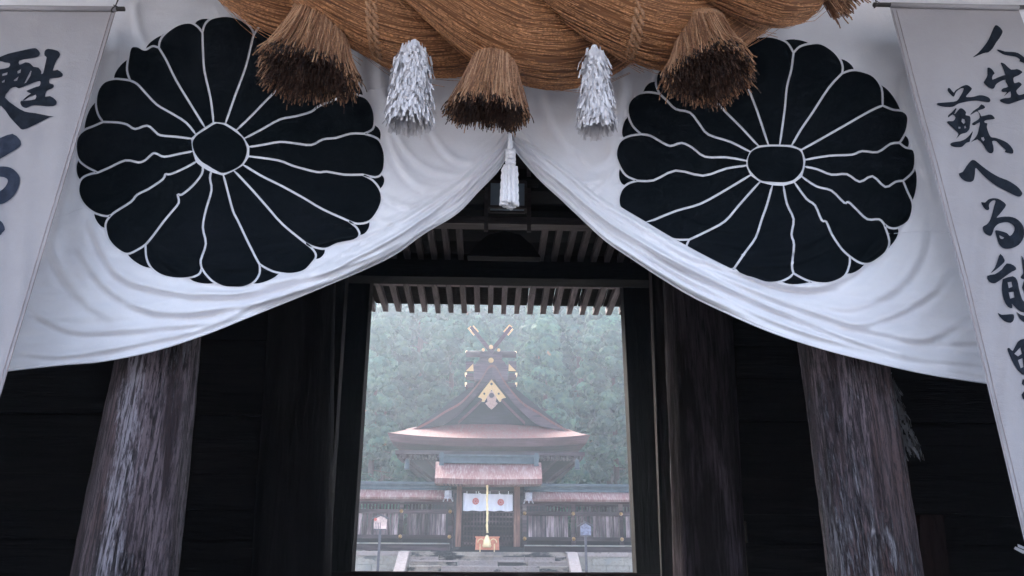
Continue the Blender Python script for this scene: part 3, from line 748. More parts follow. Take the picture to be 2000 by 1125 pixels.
for x in (912, 930, 935, 957, 975, 993):
    v = P(x, 963.5, YF-.13); MB().bar(v-Vector((0, 0, .04)), v+Vector((0, 0, .07)), .02, .015).build('curtain_tie', M['cord'], nr)
# bell rope
br = thing('bell_rope', P(951, 1045, YF-.9), 'pale yellow bell rope hanging down in front of the lattice doors', 'rope')
pts = [P(951.5+.4*math.sin(k*.7), 946+k*5, YF-.9) for k in range(20)]
MB().tube(pts, [.036+.006*math.sin(k*2.4) for k in range(20)], 10).build('rope', M['brass'], br, True)
v = P(951, 1060, YF-.9)
MB().tube([v+Vector((0, 0, .24)), v+Vector((0, 0, .16)), v+Vector((0, 0, .06)), v+Vector((0, 0, -.1)), v+Vector((0, 0, -.15))], [.035, .07, .11, .15, .12], 16).build('tassel', M['brass'], br, True)
# offering box
ob = thing('offering_box', P(951, 1074, YF-.6), 'low orange offering box standing on the stone edge before the lattice doors', 'box')
v0, v1 = P(928, 1074, YF-.55), P(975.5, 1050, YF-.55)
MB().prism([(v0.x, v0.z), (v1.x, v0.z), (v1.x-.02, v1.z), (v0.x+.02, v1.z)], YF-.55, YF-.15).build('body', M['orange'], ob)
MB().box(v0.x-.01, v1.x+.01, YF-.58, YF-.12, v1.z, v1.z+.035).build('rim', M['orange'], ob)
for sg in (-1, 1):
    c = P(951.5+sg*12, 1060, YF-.58); rr = [(c.x+.11*math.cos(t), YF-.60, c.z+.12*math.sin(t)) for t in np.linspace(0, math.pi, 9)]
    MB().tube(rr, .016, 6).build('arch_trim', M['brass'], ob, True)
    fbox(951.5+sg*14-1.2, 951.5+sg*14+1.2, 1062, 1082, YF-.68, .04, M['brass'], 'upright', ob)
# hanging lanterns
def hang_lantern(px, py, label):
    Y = YF-.55; v = P(px, py, Y)
    t = thing('hanging_lantern', v, label, 'lantern', 'metal lanterns either side of the small gate')
    MB().tube([v+Vector((0, 0, .17)), v+Vector((0, 0, .21)), v+Vector((0, 0, .27))], [.17, .08, .02], 6).build('lantern_roof', M['metal'], t)
    MB().tube([v+Vector((0, 0, .16)), v+Vector((0, 0, -.06))], [.125, .13], 6).build('lantern_body', M['pale_metal'], t)
    MB().tube([v+Vector((0, 0, -.06)), v+Vector((0, 0, -.10))], [.16, .17], 6).build('lantern_base', M['pale_metal'], t)
    for k in range(3):
        a_ = math.pi/6+k*2*math.pi/3
        d_ = Vector((math.cos(a_), math.sin(a_), 0))
        MB().bar(v+d_*.13+Vector((0, 0, -.09)), v+d_*.19+Vector((0, 0, -.19)), .04, .03).build('foot', M['pale_metal'], t)
    MB().bar(v+Vector((0, 0, .26)), v+Vector((0, 0, .62)), .012, .012).build('hook', M['metal'], t)
hang_lantern(875, 968, 'grey metal lantern hanging left of the small gate, beside the greener ridge')
hang_lantern(1032.5, 972, 'grey metal lantern hanging right of the small gate, near the white gaps')

# ------------------------------------------------------------------ fences
def fence(pa, pb, slope, posts, label, seed):
    """pa..pb in photograph columns at y=YF; slope = pixels per column the lines fall to the right"""
    rs = random.Random(seed); xm = (pa+pb)/2
    f = thing('roofed_fence', P(xm, 1070, YF), label, 'fence', 'roofed board fences beside the small gate')
    def L(py, Y): return Z(xm, py, Y)
    off = slope
    X0, X1 = X_(pa, 1000, YF), X_(pb, 1000, YF)
    def bx(y0, y1, Yn, th, mat, name, xa=X0, xb=X1):
        return MB().box(xa, xb, Yn, Yn+th, L(y1+off, Yn), L(y0+off, Yn)).build(name, mat, f)
    bx(940, 945, YF-.28, .56, M['copper'], 'ridge_cap'); bx(945.5, 951, YF-.2, .4, M['copper'], 'ridge'); bx(951.5, 956, YF-.26, .52, M['copper'], 'ridge_rail')
    za, zb = L(955+off, YF-.26), L(970+off, YF-.62)
    n = 24; vs = []
    for i in range(n+1):
        x = X0+(X1-X0)*i/n; w = rs.uniform(-.008, .008)
        vs += [(x, YF-.2, za), (x, YF-.62, zb+w), (x, YF-.60, zb-.07+w), (x, YF-.05, zb-.05), (x, YF+.6, zb-.05)]
    fs = [(5*i+k, 5*i+k+1, 5*i+5+k+1, 5*i+5+k) for i in range(n) for k in range(4)]
    mesh_obj('roof', vs, fs, M['bark_pale'], f)
    bx(974.5, 979, YF-.36, .1, M['bark_edge'], 'eave_board')
    bx(979.5, 984, YF-.02, .12, M['hall_wood'], 'rail')
    bx(994.5, 1002.5, YF-.08, .14, M['fence_dark'], 'rail'); bx(1044, 1051.5, YF-.08, .14, M['fence_dark'], 'rail')
    bx(1062.5, 1074.5, YF-.14, .3, M['pale_metal' if False else 'fence_dark'], 'ground_sill'); bx(1059.5, 1062, YF-.2, .38, M['stone'], 'sill_capping')
    ps = [X_(p, 1000, YF) for p in posts]
    for p, x in zip(posts, ps):
        po = MB().box(x-.07, x+.07, YF-.055, YF+.10, L(1062+off, YF), L(975+off, YF)).build('post', M['fence_dark'], f)
        for yy in (998, 1047.5):
            z = L(yy+off, YF-.1); MB().tube([(x, YF-.08, z), (x, YF-.12, z), (x, YF-.15, z)], [.065, .06, .02], 10).build('gilt_boss', M['gold'], po, True)
    x = X0+.02; bd = [M['fence_wood']]
    while x < X1-.1:
        w = rs.uniform(.12, .17)
        if not any(abs(x+w/2-p) < .13 for p in ps):
            d_ = rs.uniform(-.02, .012)
            MB().box(x, x+w-.025, YF+.0+d_, YF+.03+d_, L(1045+off, YF), L(1001+off, YF)).build('plank', M['fence_wood'], f)
        x += w
    x = X0+.02                                    # openwork slats above and dark boards below
    while x < X1-.06:
        MB().box(x, x+.06, YF+.02, YF+.045, L(996+off, YF), L(982+off, YF)).build('slat', M['hall_wood'], f)
        x += .115
    bx(1051.5, 1060, YF+.05, .04, M['hall_dark'], 'base_board')
    return f
fence(600, 880, 0, (784.5, 881-1.5, 687), 'board fence with gilt studs left of the small gate, behind the pink fronted signboard', 3)
fence(1024, 1330, 5.5, (1024+.5, 1119, 1212, 1305), 'board fence with gilt studs right of the small gate, with white gaps under its eaves', 4)
for sgp in (0,):
    pass

# ------------------------------------------------------------------ stone platform and stairs
pl = thing('stone_platform', P(953, 1100, 26.2), 'grey mottled stone retaining wall with pale coping under the fence and small gate', 'wall')
YP = 25.9
ztop = Z(953, 1077.5, YP)
MB().box(X_(560, 1080, YP), X_(1340, 1080, YP), YP+.35, YF+20, -.4, ztop-.02).build('core', M['stone'], pl)
rs = random.Random(5)
for (pa, pb) in ((600, 779), (1128, 1320)):
    x = X_(pa, 1080, YP); xe = X_(pb, 1080, YP)
    while x < xe-.05:
        w = min(rs.uniform(1.1, 1.7), xe-x)
        MB().box(x, x+w-.012, YP-.03, YP+.6, ztop-.14, ztop+rs.uniform(-.006, .006)).build('coping_stone', M['cheek'], pl)
        x += w
    for row in range(3):
        x = X_(pa, 1080, YP)-rs.random()*.5
        while x < xe-.05:
            w = min(rs.uniform(.6, 1.1), xe-x); z1 = ztop-.145-row*.27
            MB().box(x, x+w-.012, YP+rs.uniform(0, .02), YP+.36, z1-.262, z1).build('stone', M['stone'], pl)
            x += w
st = thing('stone_steps', P(953, 1117, YP-1), 'worn mossy stone steps leading up to the small gate', 'steps')
xa, xb = X_(800, 1100, YP-.5), X_(1108, 1100, YP-.5)
nst = 5
for k in range(nst):
    z1 = ztop-.0-k*.155; y0 = YP-.05-(k)*.33
    x = xa
    while x < xb-.05:
        w = min(rs.uniform(.9, 1.8), xb-x)
        vs0 = MB().box(x, x+w-.01, y0-.33+rs.uniform(-.01, .01), y0+.06, z1-.30, z1-.12+rs.uniform(-.008, .006)).build('step_stone', M['step'] if rs.random() < .6 else M['cheek'], st)
        MB().box(x+.01, x+w-.02, y0-.355, y0-.05, z1-.155, z1-.112+rs.uniform(-.004, .004)).build('step_tread', M['cheek'] if rs.random() < .7 else M['step'], st)
        x += w
MB().box(xa, xb, YP-.03, YP+.4, ztop-.4, ztop-.008).build('landing_stone', M['step'], st)
for px0, px1, dx in ((781, 801, -.03), (1105, 1125, .03)):
    q0, q1 = X_(px0, 1085, YP-.3), X_(px1, 1085, YP-.3)
    vs = [(q0, YP-.05, ztop+.01), (q1, YP-.05, ztop+.01), (q1, YP-1.9, -.35), (q0, YP-1.9, -.35), (q0, YP-.05, -.35), (q1, YP-.05, -.35)]
    vs = vs[:2]+[(q1+dx, YP-.45, ztop-.02), (q0+dx, YP-.45, ztop-.02), (q1+dx*1.6, YP-2.0, -.3), (q0+dx*1.6, YP-2.0, -.3), (q0, YP-.05, -.4), (q1, YP-.05, -.4)]
    mesh_obj('cheek_stone', vs, [(0, 3, 2, 1), (3, 5, 4, 2), (0, 6, 5, 3), (1, 2, 4, 7)], M['cheek'], st)

# ------------------------------------------------------------------ two signboards
def sign(px, ytop, ybot, wpx, label, pale, Y=23.5):
    a = P(px, 1120, Y); b = P(px, ytop, Y); c = P(px, ybot, Y); hw_ = (X_(px+wpx/2, ytop, Y)-X_(px-wpx/2, ytop, Y))/2
    t = thing('signboard', (a.x, Y, -.32), label, 'sign')
    MB().box(a.x-.035, a.x+.035, Y+.02, Y+.08, -.32, b.z+.1).build('post', M['metal'], t)
    MB().prism([(a.x-hw_, c.z), (a.x+hw_, c.z), (a.x+hw_*1.05, b.z-.03), (a.x, b.z+.06), (a.x-hw_*1.05, b.z-.03)], Y-.02, Y+.018).build('board', pale, t)
    for sg in (-1, 1):
        MB().bar((a.x, Y, b.z+.10), (a.x+sg*hw_*1.5, Y, b.z-.02), .14, .025).build('sign_roof', M['metal'], t)
    MB().box(a.x-hw_, a.x+hw_, Y-.03, Y-.02, c.z, c.z+.03).build('edge_strip', M['metal'], t)
    return t
sg1 = sign(737, 1012, 1035, 24, 'small roofed notice board with pinkish white face on a thin post, left of the steps', plain('notice_face', (0.55, 0.42, 0.40), 0.8, 0, .35, 9))
v = P(733.5, 1014.5, 23.5)
MB().tube([(v.x, 23.478, v.z), (v.x, 23.474, v.z)], .045, 14).build('red_mark', M['red_print'], sg1)
for k in range(5):
    xk = P(730+k*3.4, 1020, 23.5).x
    MB().box(xk-.008, xk+.008, 23.475, 23.479, v.z-.26-.03*(k % 2), v.z-.09).build('text_line', M['metal'], sg1)
sg2 = sign(1146, 1026, 1047, 20, 'small roofed dark bluish notice board on a thin post, right of the steps', plain('dark_notice_face', (0.16, 0.17, 0.24), 0.7, 0, .5, 14))

# ------------------------------------------------------------------ cedar forest
def make_tree(seed, H, mats):
    rs = np.random.RandomState(seed); V = []; Fc = []; TN = []
    ncl = 190
    for c in range(ncl):
        t = rs.rand()**0.8; z = H*(.22+.76*t); rr = (2.75*(1-t)**.8+.3)*(H/19)
        a = rs.rand()*2*math.pi; r = rr*(.55+.5*rs.rand())
        cc = np.array([r*math.cos(a), r*math.sin(a), z-.25*r]); cr = (.62+.5*rs.rand())*(1-.3*t)
        nl = 120; tint = .62+.95*rs.rand()
        d = rs.normal(size=(nl, 3)); d /= np.linalg.norm(d, axis=1)[:, None]; d[:, 2] = d[:, 2]*.75+.12
        p = cc+d*np.array([1, 1, .8])*cr*(.88+.14*rs.rand(nl, 1)); s = .085+.085*rs.rand(nl)
        n_ = d+rs.normal(size=(nl, 3))*.16; n_ /= np.linalg.norm(n_, axis=1)[:, None]
        u = np.cross(n_, rs.normal(size=(nl, 3))); u /= np.linalg.norm(u, axis=1)[:, None]; w = np.cross(n_, u)
        for k in range(nl):
            b_ = len(V); e1 = u[k]*s[k]*1.5; e2 = w[k]*s[k]
            V += [p[k]-e1, p[k]+e2*.9, p[k]+e1, p[k]-e2*.9]; TN.append(tint)
            Fc.append((b_, b_+1, b_+2, b_+3))
    me = bpy.data.meshes.new('crown'); me.from_pydata([tuple(v) for v in V], [], Fc); me.materials.append(M['leaf']); at = me.attributes.new('tint', 'FLOAT', 'FACE'); at.data.foreach_set('value', TN)
    tb = MB(); tb.tube([(0, 0, -1), (.05, 0, H*.4), (0, .05, H*.8), (0, 0, H*.97)], [.32, .24, .12, .03], 9)
    for k in range(26):
        t = .2+.7*k/26; z = H*t; a = k*2.4; L = (2.8*(1-t)+.4)
        tb.tube([(0, 0, z), (L*math.cos(a), L*math.sin(a), z-.15*L)], [.06*(1.1-t), .015], 5, False)
    mt = bpy.data.meshes.new('trunk'); mt.from_pydata(tb.v, [], tb.f); mt.materials.append(M['bark'])
    return me, mt
protos = [make_tree(11+k, 19, None) for k in range(4)]
ntree = 0
adj = ['slender', 'broad', 'tall', 'bushy']
rs = random.Random(21)
def add_tree(x, y, s):
    global ntree
    me, mt = protos[ntree % 4]; ntree += 1
    t = bpy.data.objects.new('cedar_tree', None); COL.objects.link(t)
    t.location = (x, y, hill_z(x, y) if y > 44 else -.3); t.rotation_euler = (0, 0, rs.random()*6.28); t.scale = (s*rs.uniform(.9, 1.2), s*rs.uniform(.9, 1.2), s)
    tag(t, 'misty green cedar tree in the forest on the slope behind the shrine hall', 'tree', 'cedar trees of the hillside forest')
    for nm, q in (('crown', me), ('trunk', mt)):
        o = bpy.data.objects.new(nm, q); COL.objects.link(o); o.parent = t
for row, (y, n, half, sc) in enumerate(((46.5, 7, 17, .74), (51, 8, 19, .9), (57, 8, 21, 1.0), (64, 9, 24, 1.05), (72, 9, 27, 1.1), (81, 10, 30, 1.15), (92, 11, 35, 1.2))):
    for k in range(n):
        x = -half+2*half*(k+.5*(row % 2))/(n-.5)+rs.uniform(-.9, .9)
        add_tree(x-.5, y+rs.uniform(-1.5, 1.5), sc*rs.uniform(.88, 1.12))

# ------------------------------------------------------------------ the white curtain with two crests
HEM = [(-620, 800), (-80, 733), (10, 725), (120, 713), (200, 706), (300, 686), (400, 654), (480, 622), (560, 590), (640, 557), (720, 523), (773, 496), (827, 457), (891, 418),
       (933, 375), (969, 338), (988, 308), (998, 284), (1004, 292), (1029, 323), (1058, 355), (1093, 387), (1129, 421), (1182, 470), (1236, 507), (1280, 536), (1340, 573), (1400, 603), (1500, 647),
       (1600, 680), (1700, 706), (1800, 729), (1920, 748), (2000, 757), (2080, 764), (2600, 830)]
hemL = spline(HEM[:18], 8); hemR = spline(HEM[17:], 8)
hem_all = np.vstack([hemL, hemR[1:]])
def hem_y(x): return np.interp(x, hem_all[:, 0], hem_all[:, 1])
ROLL_L = spline([(560, 560), (640, 512), (720, 465), (756, 446), (802, 418), (855, 382), (908, 343), (948, 308), (992, 268)], 6)
ROLL_R = spline([(1006, 264), (1054, 293), (1104, 329), (1147, 366), (1200, 404), (1253, 436), (1340, 487), (1440, 538), (1540, 580)], 6)
# (points, width px, amplitude m, kind)  c = crease (stands out above the line, falls back below it), r = ridge
FOLDS = [
 ([(170, 430), (200, 500), (235, 545), (300, 568), (380, 580), (470, 578), (560, 560), (660, 530), (760, 488), (870, 425)], 13, .034, 'c'),
 ([(40, 590), (90, 630), (150, 652), (230, 650), (330, 643), (420, 625), (520, 592), (640, 545)], 12, .022, 'c'),
 ([(150, 490), (200, 560), (260, 600), (330, 616), (420, 610), (520, 590), (620, 560), (740, 508), (860, 438)], 13, .032, 'c'),
 ([(30, 690), (110, 700), (190, 690), (280, 672), (380, 650), (480, 618), (600, 575), (700, 528), (800, 468)], 10, .024, 'c'),
 ([(300, 640), (400, 637), (500, 602), (620, 556), (740, 500), (820, 450)], 8, .018, 'c'),
 ([(620, 545), (720, 500), (800, 452), (880, 392), (940, 335), (988, 288)], 8, .016, 'c'),
 ([(660, 520), (760, 472), (840, 420), (910, 360), (980, 284)], 7, .015, 'c'),
 ([(290, 480), (340, 530), (420, 556), (520, 556), (620, 538), (700, 512)], 12, .018, 'c'),
 ([(80, 430), (110, 520), (160, 590), (220, 630)], 18, .016, 'c'),
 ([(600, 480), (680, 470), (740, 452), (780, 430)], 9, .014, 'c'),
 ([(640, 505), (700, 490), (760, 462)], 7, .012, 'c'),
 ([(766, 254), (791, 300), (837, 336), (905, 347)], 11, .020, 'c'),
 ([(837, 255), (862, 293), (891, 316), (926, 322)], 10, .020, 'c'),
 ([(755, 260), (775, 320), (815, 364), (862, 375)], 12, .018, 'c'),
 ([(735, 380), (791, 407), (827, 398)], 8, .012, 'c'),
 ([(722, 425), (766, 439), (796, 428)], 7, .011, 'c'),
 ([(742, 90), (748, 170), (770, 250)], 13, .014, 'r'),
 ([(700, 90), (706, 160), (715, 200)], 12, .008, 'r'),
 ([(262, 0), (272, 60), (300, 110)], 10, .010, 'r'),
 ([(232, 60), (225, 140), (205, 220)], 14, .010, 'r'),
 ([(130, 290), (120, 400), (90, 520)], 18, .012, 'r'),
 ([(1200, 428), (1260, 478), (1320, 516), (1440, 574), (1560, 626), (1680, 673), (1800, 704), (1920, 716)], 10, .026, 'c'),
 ([(1200, 412), (1280, 466), (1368, 510), (1480, 548), (1580, 568), (1650, 562)], 11, .026, 'c'),
 ([(1200, 446), (1300, 524), (1440, 598), (1560, 648), (1720, 694), (1920, 734)], 8, .018, 'c'),
 ([(1250, 460), (1330, 500), (1440, 558), (1560, 604), (1700, 648), (1830, 672), (1915, 672)], 11, .022, 'c'),
 ([(1470, 548), (1560, 566), (1640, 552), (1700, 512), (1745, 462), (1775, 400)], 14, .026, 'c'),
 ([(1640, 640), (1700, 634), (1760, 612), (1824, 572), (1860, 520)], 13, .022, 'c'),
 ([(1620, 608), (1690, 600), (1760, 560), (1800, 500), (1812, 420)], 16, .018, 'c'),
 ([(1700, 668), (1790, 668), (1850, 650), (1900, 610)], 13, .014, 'c'),
 ([(1780, 110), (1768, 180), (1782, 240), (1800, 330)], 12, .014, 'r'),
 ([(1782, 240), (1810, 330), (1825, 400)], 10, .012, 'r'),
 ([(1122, 352), (1150, 361), (1180, 352)], 8, .010, 'c'),
 ([(1161, 378), (1185, 360), (1204, 335)], 9, .013, 'c'),
 ([(1120, 290), (1155, 330), (1190, 318), (1206, 290)], 14, .010, 'c'),
 ([(1215, 110), (1212, 180), (1200, 250), (1195, 330)], 14, .012, 'r'),
 ([(1060, 170), (1075, 240), (1110, 300)], 20, .014, 'c'),
 ([(560, 60), (620, 120), (700, 250), (760, 330)], 30, .012, 'r'),
 ([(1640, 440), (1560, 490), (1440, 500), (1340, 470)], 9, .010, 'c'),
 ([(1660, 470), (1560, 515), (1440, 520), (1330, 486)], 8, .009, 'c'),
 ([(1600, 400), (1500, 450), (1400, 450), (1320, 420)], 12, .008, 'c'),
 ([(1300, 440), (1400, 478), (1520, 490), (1620, 460)], 9, .008, 'c'),
 ([(240, 440), (340, 500), (460, 530), (560, 515), (660, 470)], 12, .010, 'c'),
 ([(330, 330), (345, 380), (300, 470)], 14, .006, 'c'),
]
FR = []
for pts_, w_, a_, k_ in FOLDS:
    if pts_[0][0] > pts_[-1][0]: pts_ = pts_[::-1]
    FR.append((spline(pts_, 5), w_, a_, k_))
def poly_sd(px, py, pl):
    best = np.full(px.shape, 1e9); sg = np.zeros(px.shape); tt = np.zeros(px.shape); n = len(pl)-1
    for i in range(n):
        x0, y0 = pl[i]; dx, dy = pl[i+1]-pl[i]; L2 = dx*dx+dy*dy
        t = np.clip(((px-x0)*dx+(py-y0)*dy)/L2, 0, 1)
        d = np.hypot(px-x0-t*dx, py-y0-t*dy); c = -(dx*(py-y0)-dy*(px-x0))
        k = d < best; best = np.where(k, d, best); sg = np.where(k, np.sign(c), sg); tt = np.where(k, (i+t)/n, tt)
    return best*sg, tt
def curtain_Y(px, py):
    px = np.asarray(px, float); py = np.asarray(py, float)
    out = np.zeros(px.shape)
    out += .012*np.sin(px*.013+py*.004)+.008*np.sin(px*.031-py*.011+1)+.004*np.sin(px*.057+py*.03)
    for pl, w, a, k in FR:
        s, t = poly_sd(px, py, pl); env = np.sin(np.pi*np.clip(t, .02, .98))**.6
        env = env*(np.where((t <= 0) | (t >= 1), .3, 1))
        q = s/(w*.88)
        out += 1.9*a*env*(np.tanh(q*1.6)*np.exp(-q*q)*.86 if k == 'c' else np.exp(-q*q))
    # gathered roll running up to the middle
    hy = hem_y(px)
    for pl, xa, xb, side in ((ROLL_L, 560, 992, -1), (ROLL_R, 1006, 1540, 1)):
        ry = np.interp(px, pl[:, 0], pl[:, 1]); th = np.maximum(hy-ry, 4)
        fade = np.clip((px-xa)/180, 0, 1) if side < 0 else np.clip((xb-px)/260, 0, 1)
        ins = (px > xa) & (px < xb)
        s = (py-ry)/th
        prof = np.where((s > 0), np.sqrt(np.clip(1-np.clip(2*s-1, -1, 1)**2, 0, 1))**.5, 0)
        amp = .10*fade*np.clip(th/60, .45, 1)
        pleat = .017*np.sin(s*14+px*.006*side)+.009*np.sin(s*29+1+px*.01)+.004*np.sin(s*55)
        out += np.where(ins & (s > -.02), amp*prof+pleat*prof*fade, 0)
    hd = hy-py; wx = np.interp(px, [-80, 300, 700, 998, 1300, 1700, 2080], [34, 26, 14, 7, 13, 24, 34]); q = hd/wx
    fen = np.exp(-(q/7.0)**2)*np.clip(q, 0, 1)
    out += 1.6*fen*(.0045*np.sin(q*2.1+px*.004)+.0028*np.sin(q*4.3-px*.007+1)+.0015*np.sin(q*8.1+px*.012))
    out += .0014*np.sin(px*.12+py*.05+2*np.sin(py*.03))+.001*np.sin(py*.17-px*.03)
    return 3.27 - out
cur = thing('curtain', P(998, 0, 3.27), 'long white cotton curtain with two black crests, gathered up in the middle', 'curtain')
xs = np.unique(np.concatenate([np.arange(-600, -40, 14), np.arange(-40, 998, 3.6), [998.0], np.arange(1001, 2050, 3.6), np.arange(2054, 2600, 14)]))
NV = 200
vv = np.linspace(0, 1, NV)
PX, VV = np.meshgrid(xs, vv); HY = hem_y(PX); PY = -150+(HY+150)*VV
pts = Parr(PX, PY, curtain_Y(PX, PY)); nc = len(xs)
vs = pts.reshape(-1, 3).tolist()
fs = [(j*nc+i+1, j*nc+i, (j+1)*nc+i, (j+1)*nc+i+1) for j in range(NV-1) for i in range(nc-1)]
def fast_mesh(name, V, F, mat, parent, smooth=True):
    V = np.asarray(V, np.float32); F = np.asarray(F, np.int32); me = bpy.data.meshes.new(name); k = F.shape[1]
    me.vertices.add(len(V)); me.vertices.foreach_set('co', V.ravel()); me.loops.add(F.size); me.loops.foreach_set('vertex_index', F.ravel())
    me.polygons.add(len(F)); me.polygons.foreach_set('loop_start', np.arange(0, F.size, k, dtype=np.int32))
    me.polygons.foreach_set('use_smooth', np.full(len(F), smooth)); me.update(calc_edges=True); me.validate()
    if mat: me.materials.append(mat)
    o = bpy.data.objects.new(name, me); COL.objects.link(o)
    if parent: o.parent = parent; o.location = -wpos(parent)
    return o
fast_mesh('cloth', vs, fs, M['cloth'], cur)
hx = np.concatenate([np.arange(-600, 998, 8.0), [998.0]]); hx2 = np.arange(1002, 2600, 8.0)
for h_ in (hx, hx2):
    yy = hem_y(h_); hp = Parr(h_, yy-1, curtain_Y(h_, yy-1)-.002)
    MB().tube([Vector(p) for p in hp], .0045, 6).build('hem', M['cloth'], cur, True)

for sx_, sy_ in (((1735, 1795, 1862), (457, 451, 454)), ((1772, 1800), (212, 206)), ((95, 130, 165), (428, 418, 404)), ((712, 740, 776), (176, 173, 166)), ((1150, 1190, 1212), (116, 118, 116))):
    qx = np.linspace(sx_[0], sx_[-1], 24); qy = np.interp(qx, sx_, sy_); q3 = Parr(qx, qy, curtain_Y(qx, qy)-.001)
    MB().tube([Vector(p) for p in q3], .0022, 5).build('seam', M['cloth'], cur, True)
def offset_in(pl, d):
    pl = np.array(pl); n = len(pl)
    area = .5*np.sum(pl[:, 0]*np.roll(pl[:, 1], -1)-np.roll(pl[:, 0], -1)*pl[:, 1]); sgn = 1 if area > 0 else -1
    t = np.roll(pl, -1, 0)-np.roll(pl, 1, 0); t /= np.maximum(np.linalg.norm(t, axis=1), 1e-6)[:, None]
    nrm = np.stack([-t[:, 1], t[:, 0]], 1)*sgn
    return pl+nrm*d
def dedupe(pl, e=1.2):
    out = [pl[0]]
    for p in pl[1:]:
        if math.hypot(*(np.array(p)-out[-1])) > e: out.append(np.array(p))
    if math.hypot(*(out[0]-out[-1])) <= e: out.pop()
    return np.array(out)
def clip_hem(pl):
    pl = pl.copy(); lim = hem_y(pl[:, 0])-6; lim = np.where((pl[:, 0] > 1206) & (pl[:, 0] < 1480), np.minimum(lim, np.interp(pl[:, 0], ROLL_R[:, 0], ROLL_R[:, 1])-8), lim); lim = np.where((pl[:, 0] > 640) & (pl[:, 0] < 992), np.minimum(lim, np.interp(pl[:, 0], ROLL_L[:, 0], ROLL_L[:, 1])-5), lim); pl[:, 1] = np.minimum(pl[:, 1], lim); return pl
def on_curtain(name, pl, parent, mat, step=4.0, lift=.0040):
    pl = dedupe(clip_hem(np.array(pl)))
    v2, f2 = fill([pl], step)
    Y = curtain_Y(v2[:, 0], v2[:, 1])-lift
    p3 = Parr(v2[:, 0], v2[:, 1], Y)
    # face towards the viewer
    fl2 = []
    for f in f2:
        a, b, c = v2[f[0]], v2[f[1]], v2[f[2]]
        cr = (b[0]-a[0])*(c[1]-a[1])-(b[1]-a[1])*(c[0]-a[0]); fl2.append(f if cr < 0 else f[::-1])
    return mesh_obj(name, p3.tolist(), fl2, mat, parent, True)
def crest(disc, spokes, tips, label, lw=2.2):
    c_ = bpy.data.objects.new('crest', None); COL.objects.link(c_); c_.parent = cur; c_['label'] = label
    cen = np.mean(np.array(disc, float), 0); n = len(spokes)
    on_curtain('disc', offset_in(spline(disc, 4, True), lw), c_, M['dye'])
    for i in range(n):
        j = (i+1) % n
        A = spline(spokes[i], 3); B = spline(spokes[j], 3); T = spline([spokes[i][-1]]+tips[i][1:-1]+[spokes[j][-1]], 4)
        pl = dedupe(np.vstack([A, T[1:-1], B[::-1]]))
        on_curtain('petal', offset_in(pl, lw), c_, M['dye'])
    for i in range(n):      # the little back petals showing at each junction
        Tp = spline([spokes[i-1][-1]]+tips[i-1][1:-1]+[spokes[i][-1]], 4); Tn = spline([spokes[i][-1]]+tips[i][1:-1]+[spokes[(i+1) % n][-1]], 4)
        a = Tp[int(len(Tp)*.72):]; b = Tn[:max(3, int(len(Tn)*.28)+1)]
        J = np.array(spokes[i][-1], float)
        ra = np.linalg.norm(a[0]-cen); rb_ = np.linalg.norm(b[-1]-cen); dr = J-cen; ro = max((ra+rb_)/2*1.035, np.linalg.norm(dr)+14)
        O = cen+dr/np.linalg.norm(dr)*ro
        ua = (a[0]-cen)/np.linalg.norm(a[0]-cen); ub = (b[-1]-cen)/np.linalg.norm(b[-1]-cen); c1 = cen+(ub*.75+dr/np.linalg.norm(dr)*.25)*ro; c2 = cen+(ua*.75+dr/np.linalg.norm(dr)*.25)*ro
        arc = [b[-1]*(1-t)**3+3*c1*t*(1-t)**2+3*c2*t*t*(1-t)+a[0]*t**3 for t in np.linspace(0, 1, 11)[1:-1]]
        O2 = cen+dr/np.linalg.norm(dr)*ro
        pl = dedupe(np.vstack([a, b[1:], arc]))
        try: on_curtain('back_petal', offset_in(pl, lw*.9), c_, M['dye'], 4.0, .0032)
        except Exception as e: print('back petal', i, e)
DL = [(382, 264), (401, 251), (417, 241), (426, 239), (441, 243), (461, 256), (476, 269), (484, 289), (482, 306), (474, 321), (459, 332), (436, 340), (420, 334), (405, 325), (390, 315), (378, 298), (374, 279)]
SLp = [
 [(417, 240), (411, 191), (399, 138), (396, 92), (395, 63)],
 [(440, 242), (459, 187), (480, 130), (491, 84), (496, 67)],
 [(461, 255), (493, 224), (533, 183), (575, 148), (606, 118)],
 [(476, 271), (512, 252), (547, 233), (577, 227), (608, 218), (625, 206), (684, 183)],
 [(485, 287), (512, 283), (547, 277), (577, 280), (608, 283), (631, 272), (657, 269), (684, 261), (711, 261)],
 [(485, 305), (543, 313), (573, 324), (619, 336), (638, 335), (673, 341), (708, 341)],
 [(474, 321), (508, 342), (550, 363), (592, 386), (631, 409), (680, 431)],
 [(456, 332), (489, 367), (520, 402), (552, 438), (596, 474)],
 [(436, 341), (445, 375), (455, 412), (464, 430), (482, 468), (500, 504), (507, 516)],
 [(413, 334), (410, 348), (413, 372), (402, 410), (396, 444), (402, 476), (392, 508), (394, 524)],
 [(396, 325), (394, 340), (376, 363), (355, 380), (347, 380), (349, 396), (334, 415), (320, 432), (296, 464), (284, 478)],
 [(384, 315), (363, 327), (333, 340), (323, 340), (318, 350), (290, 369), (268, 380), (256, 394), (226, 413), (217, 420)],
 [(378, 295), (352, 300), (321, 306), (306, 300), (298, 300), (283, 313), (270, 317), (245, 313), (214, 327), (191, 337)],
 [(375, 271), (344, 267), (313, 264), (302, 256), (287, 245), (264, 252), (248, 243), (229, 239), (201, 238)],
 [(383, 263), (363, 239), (333, 220), (306, 204), (283, 180), (268, 164), (254, 157)],
 [(401, 250), (375, 208), (344, 157), (325, 118), (310, 93)],
]
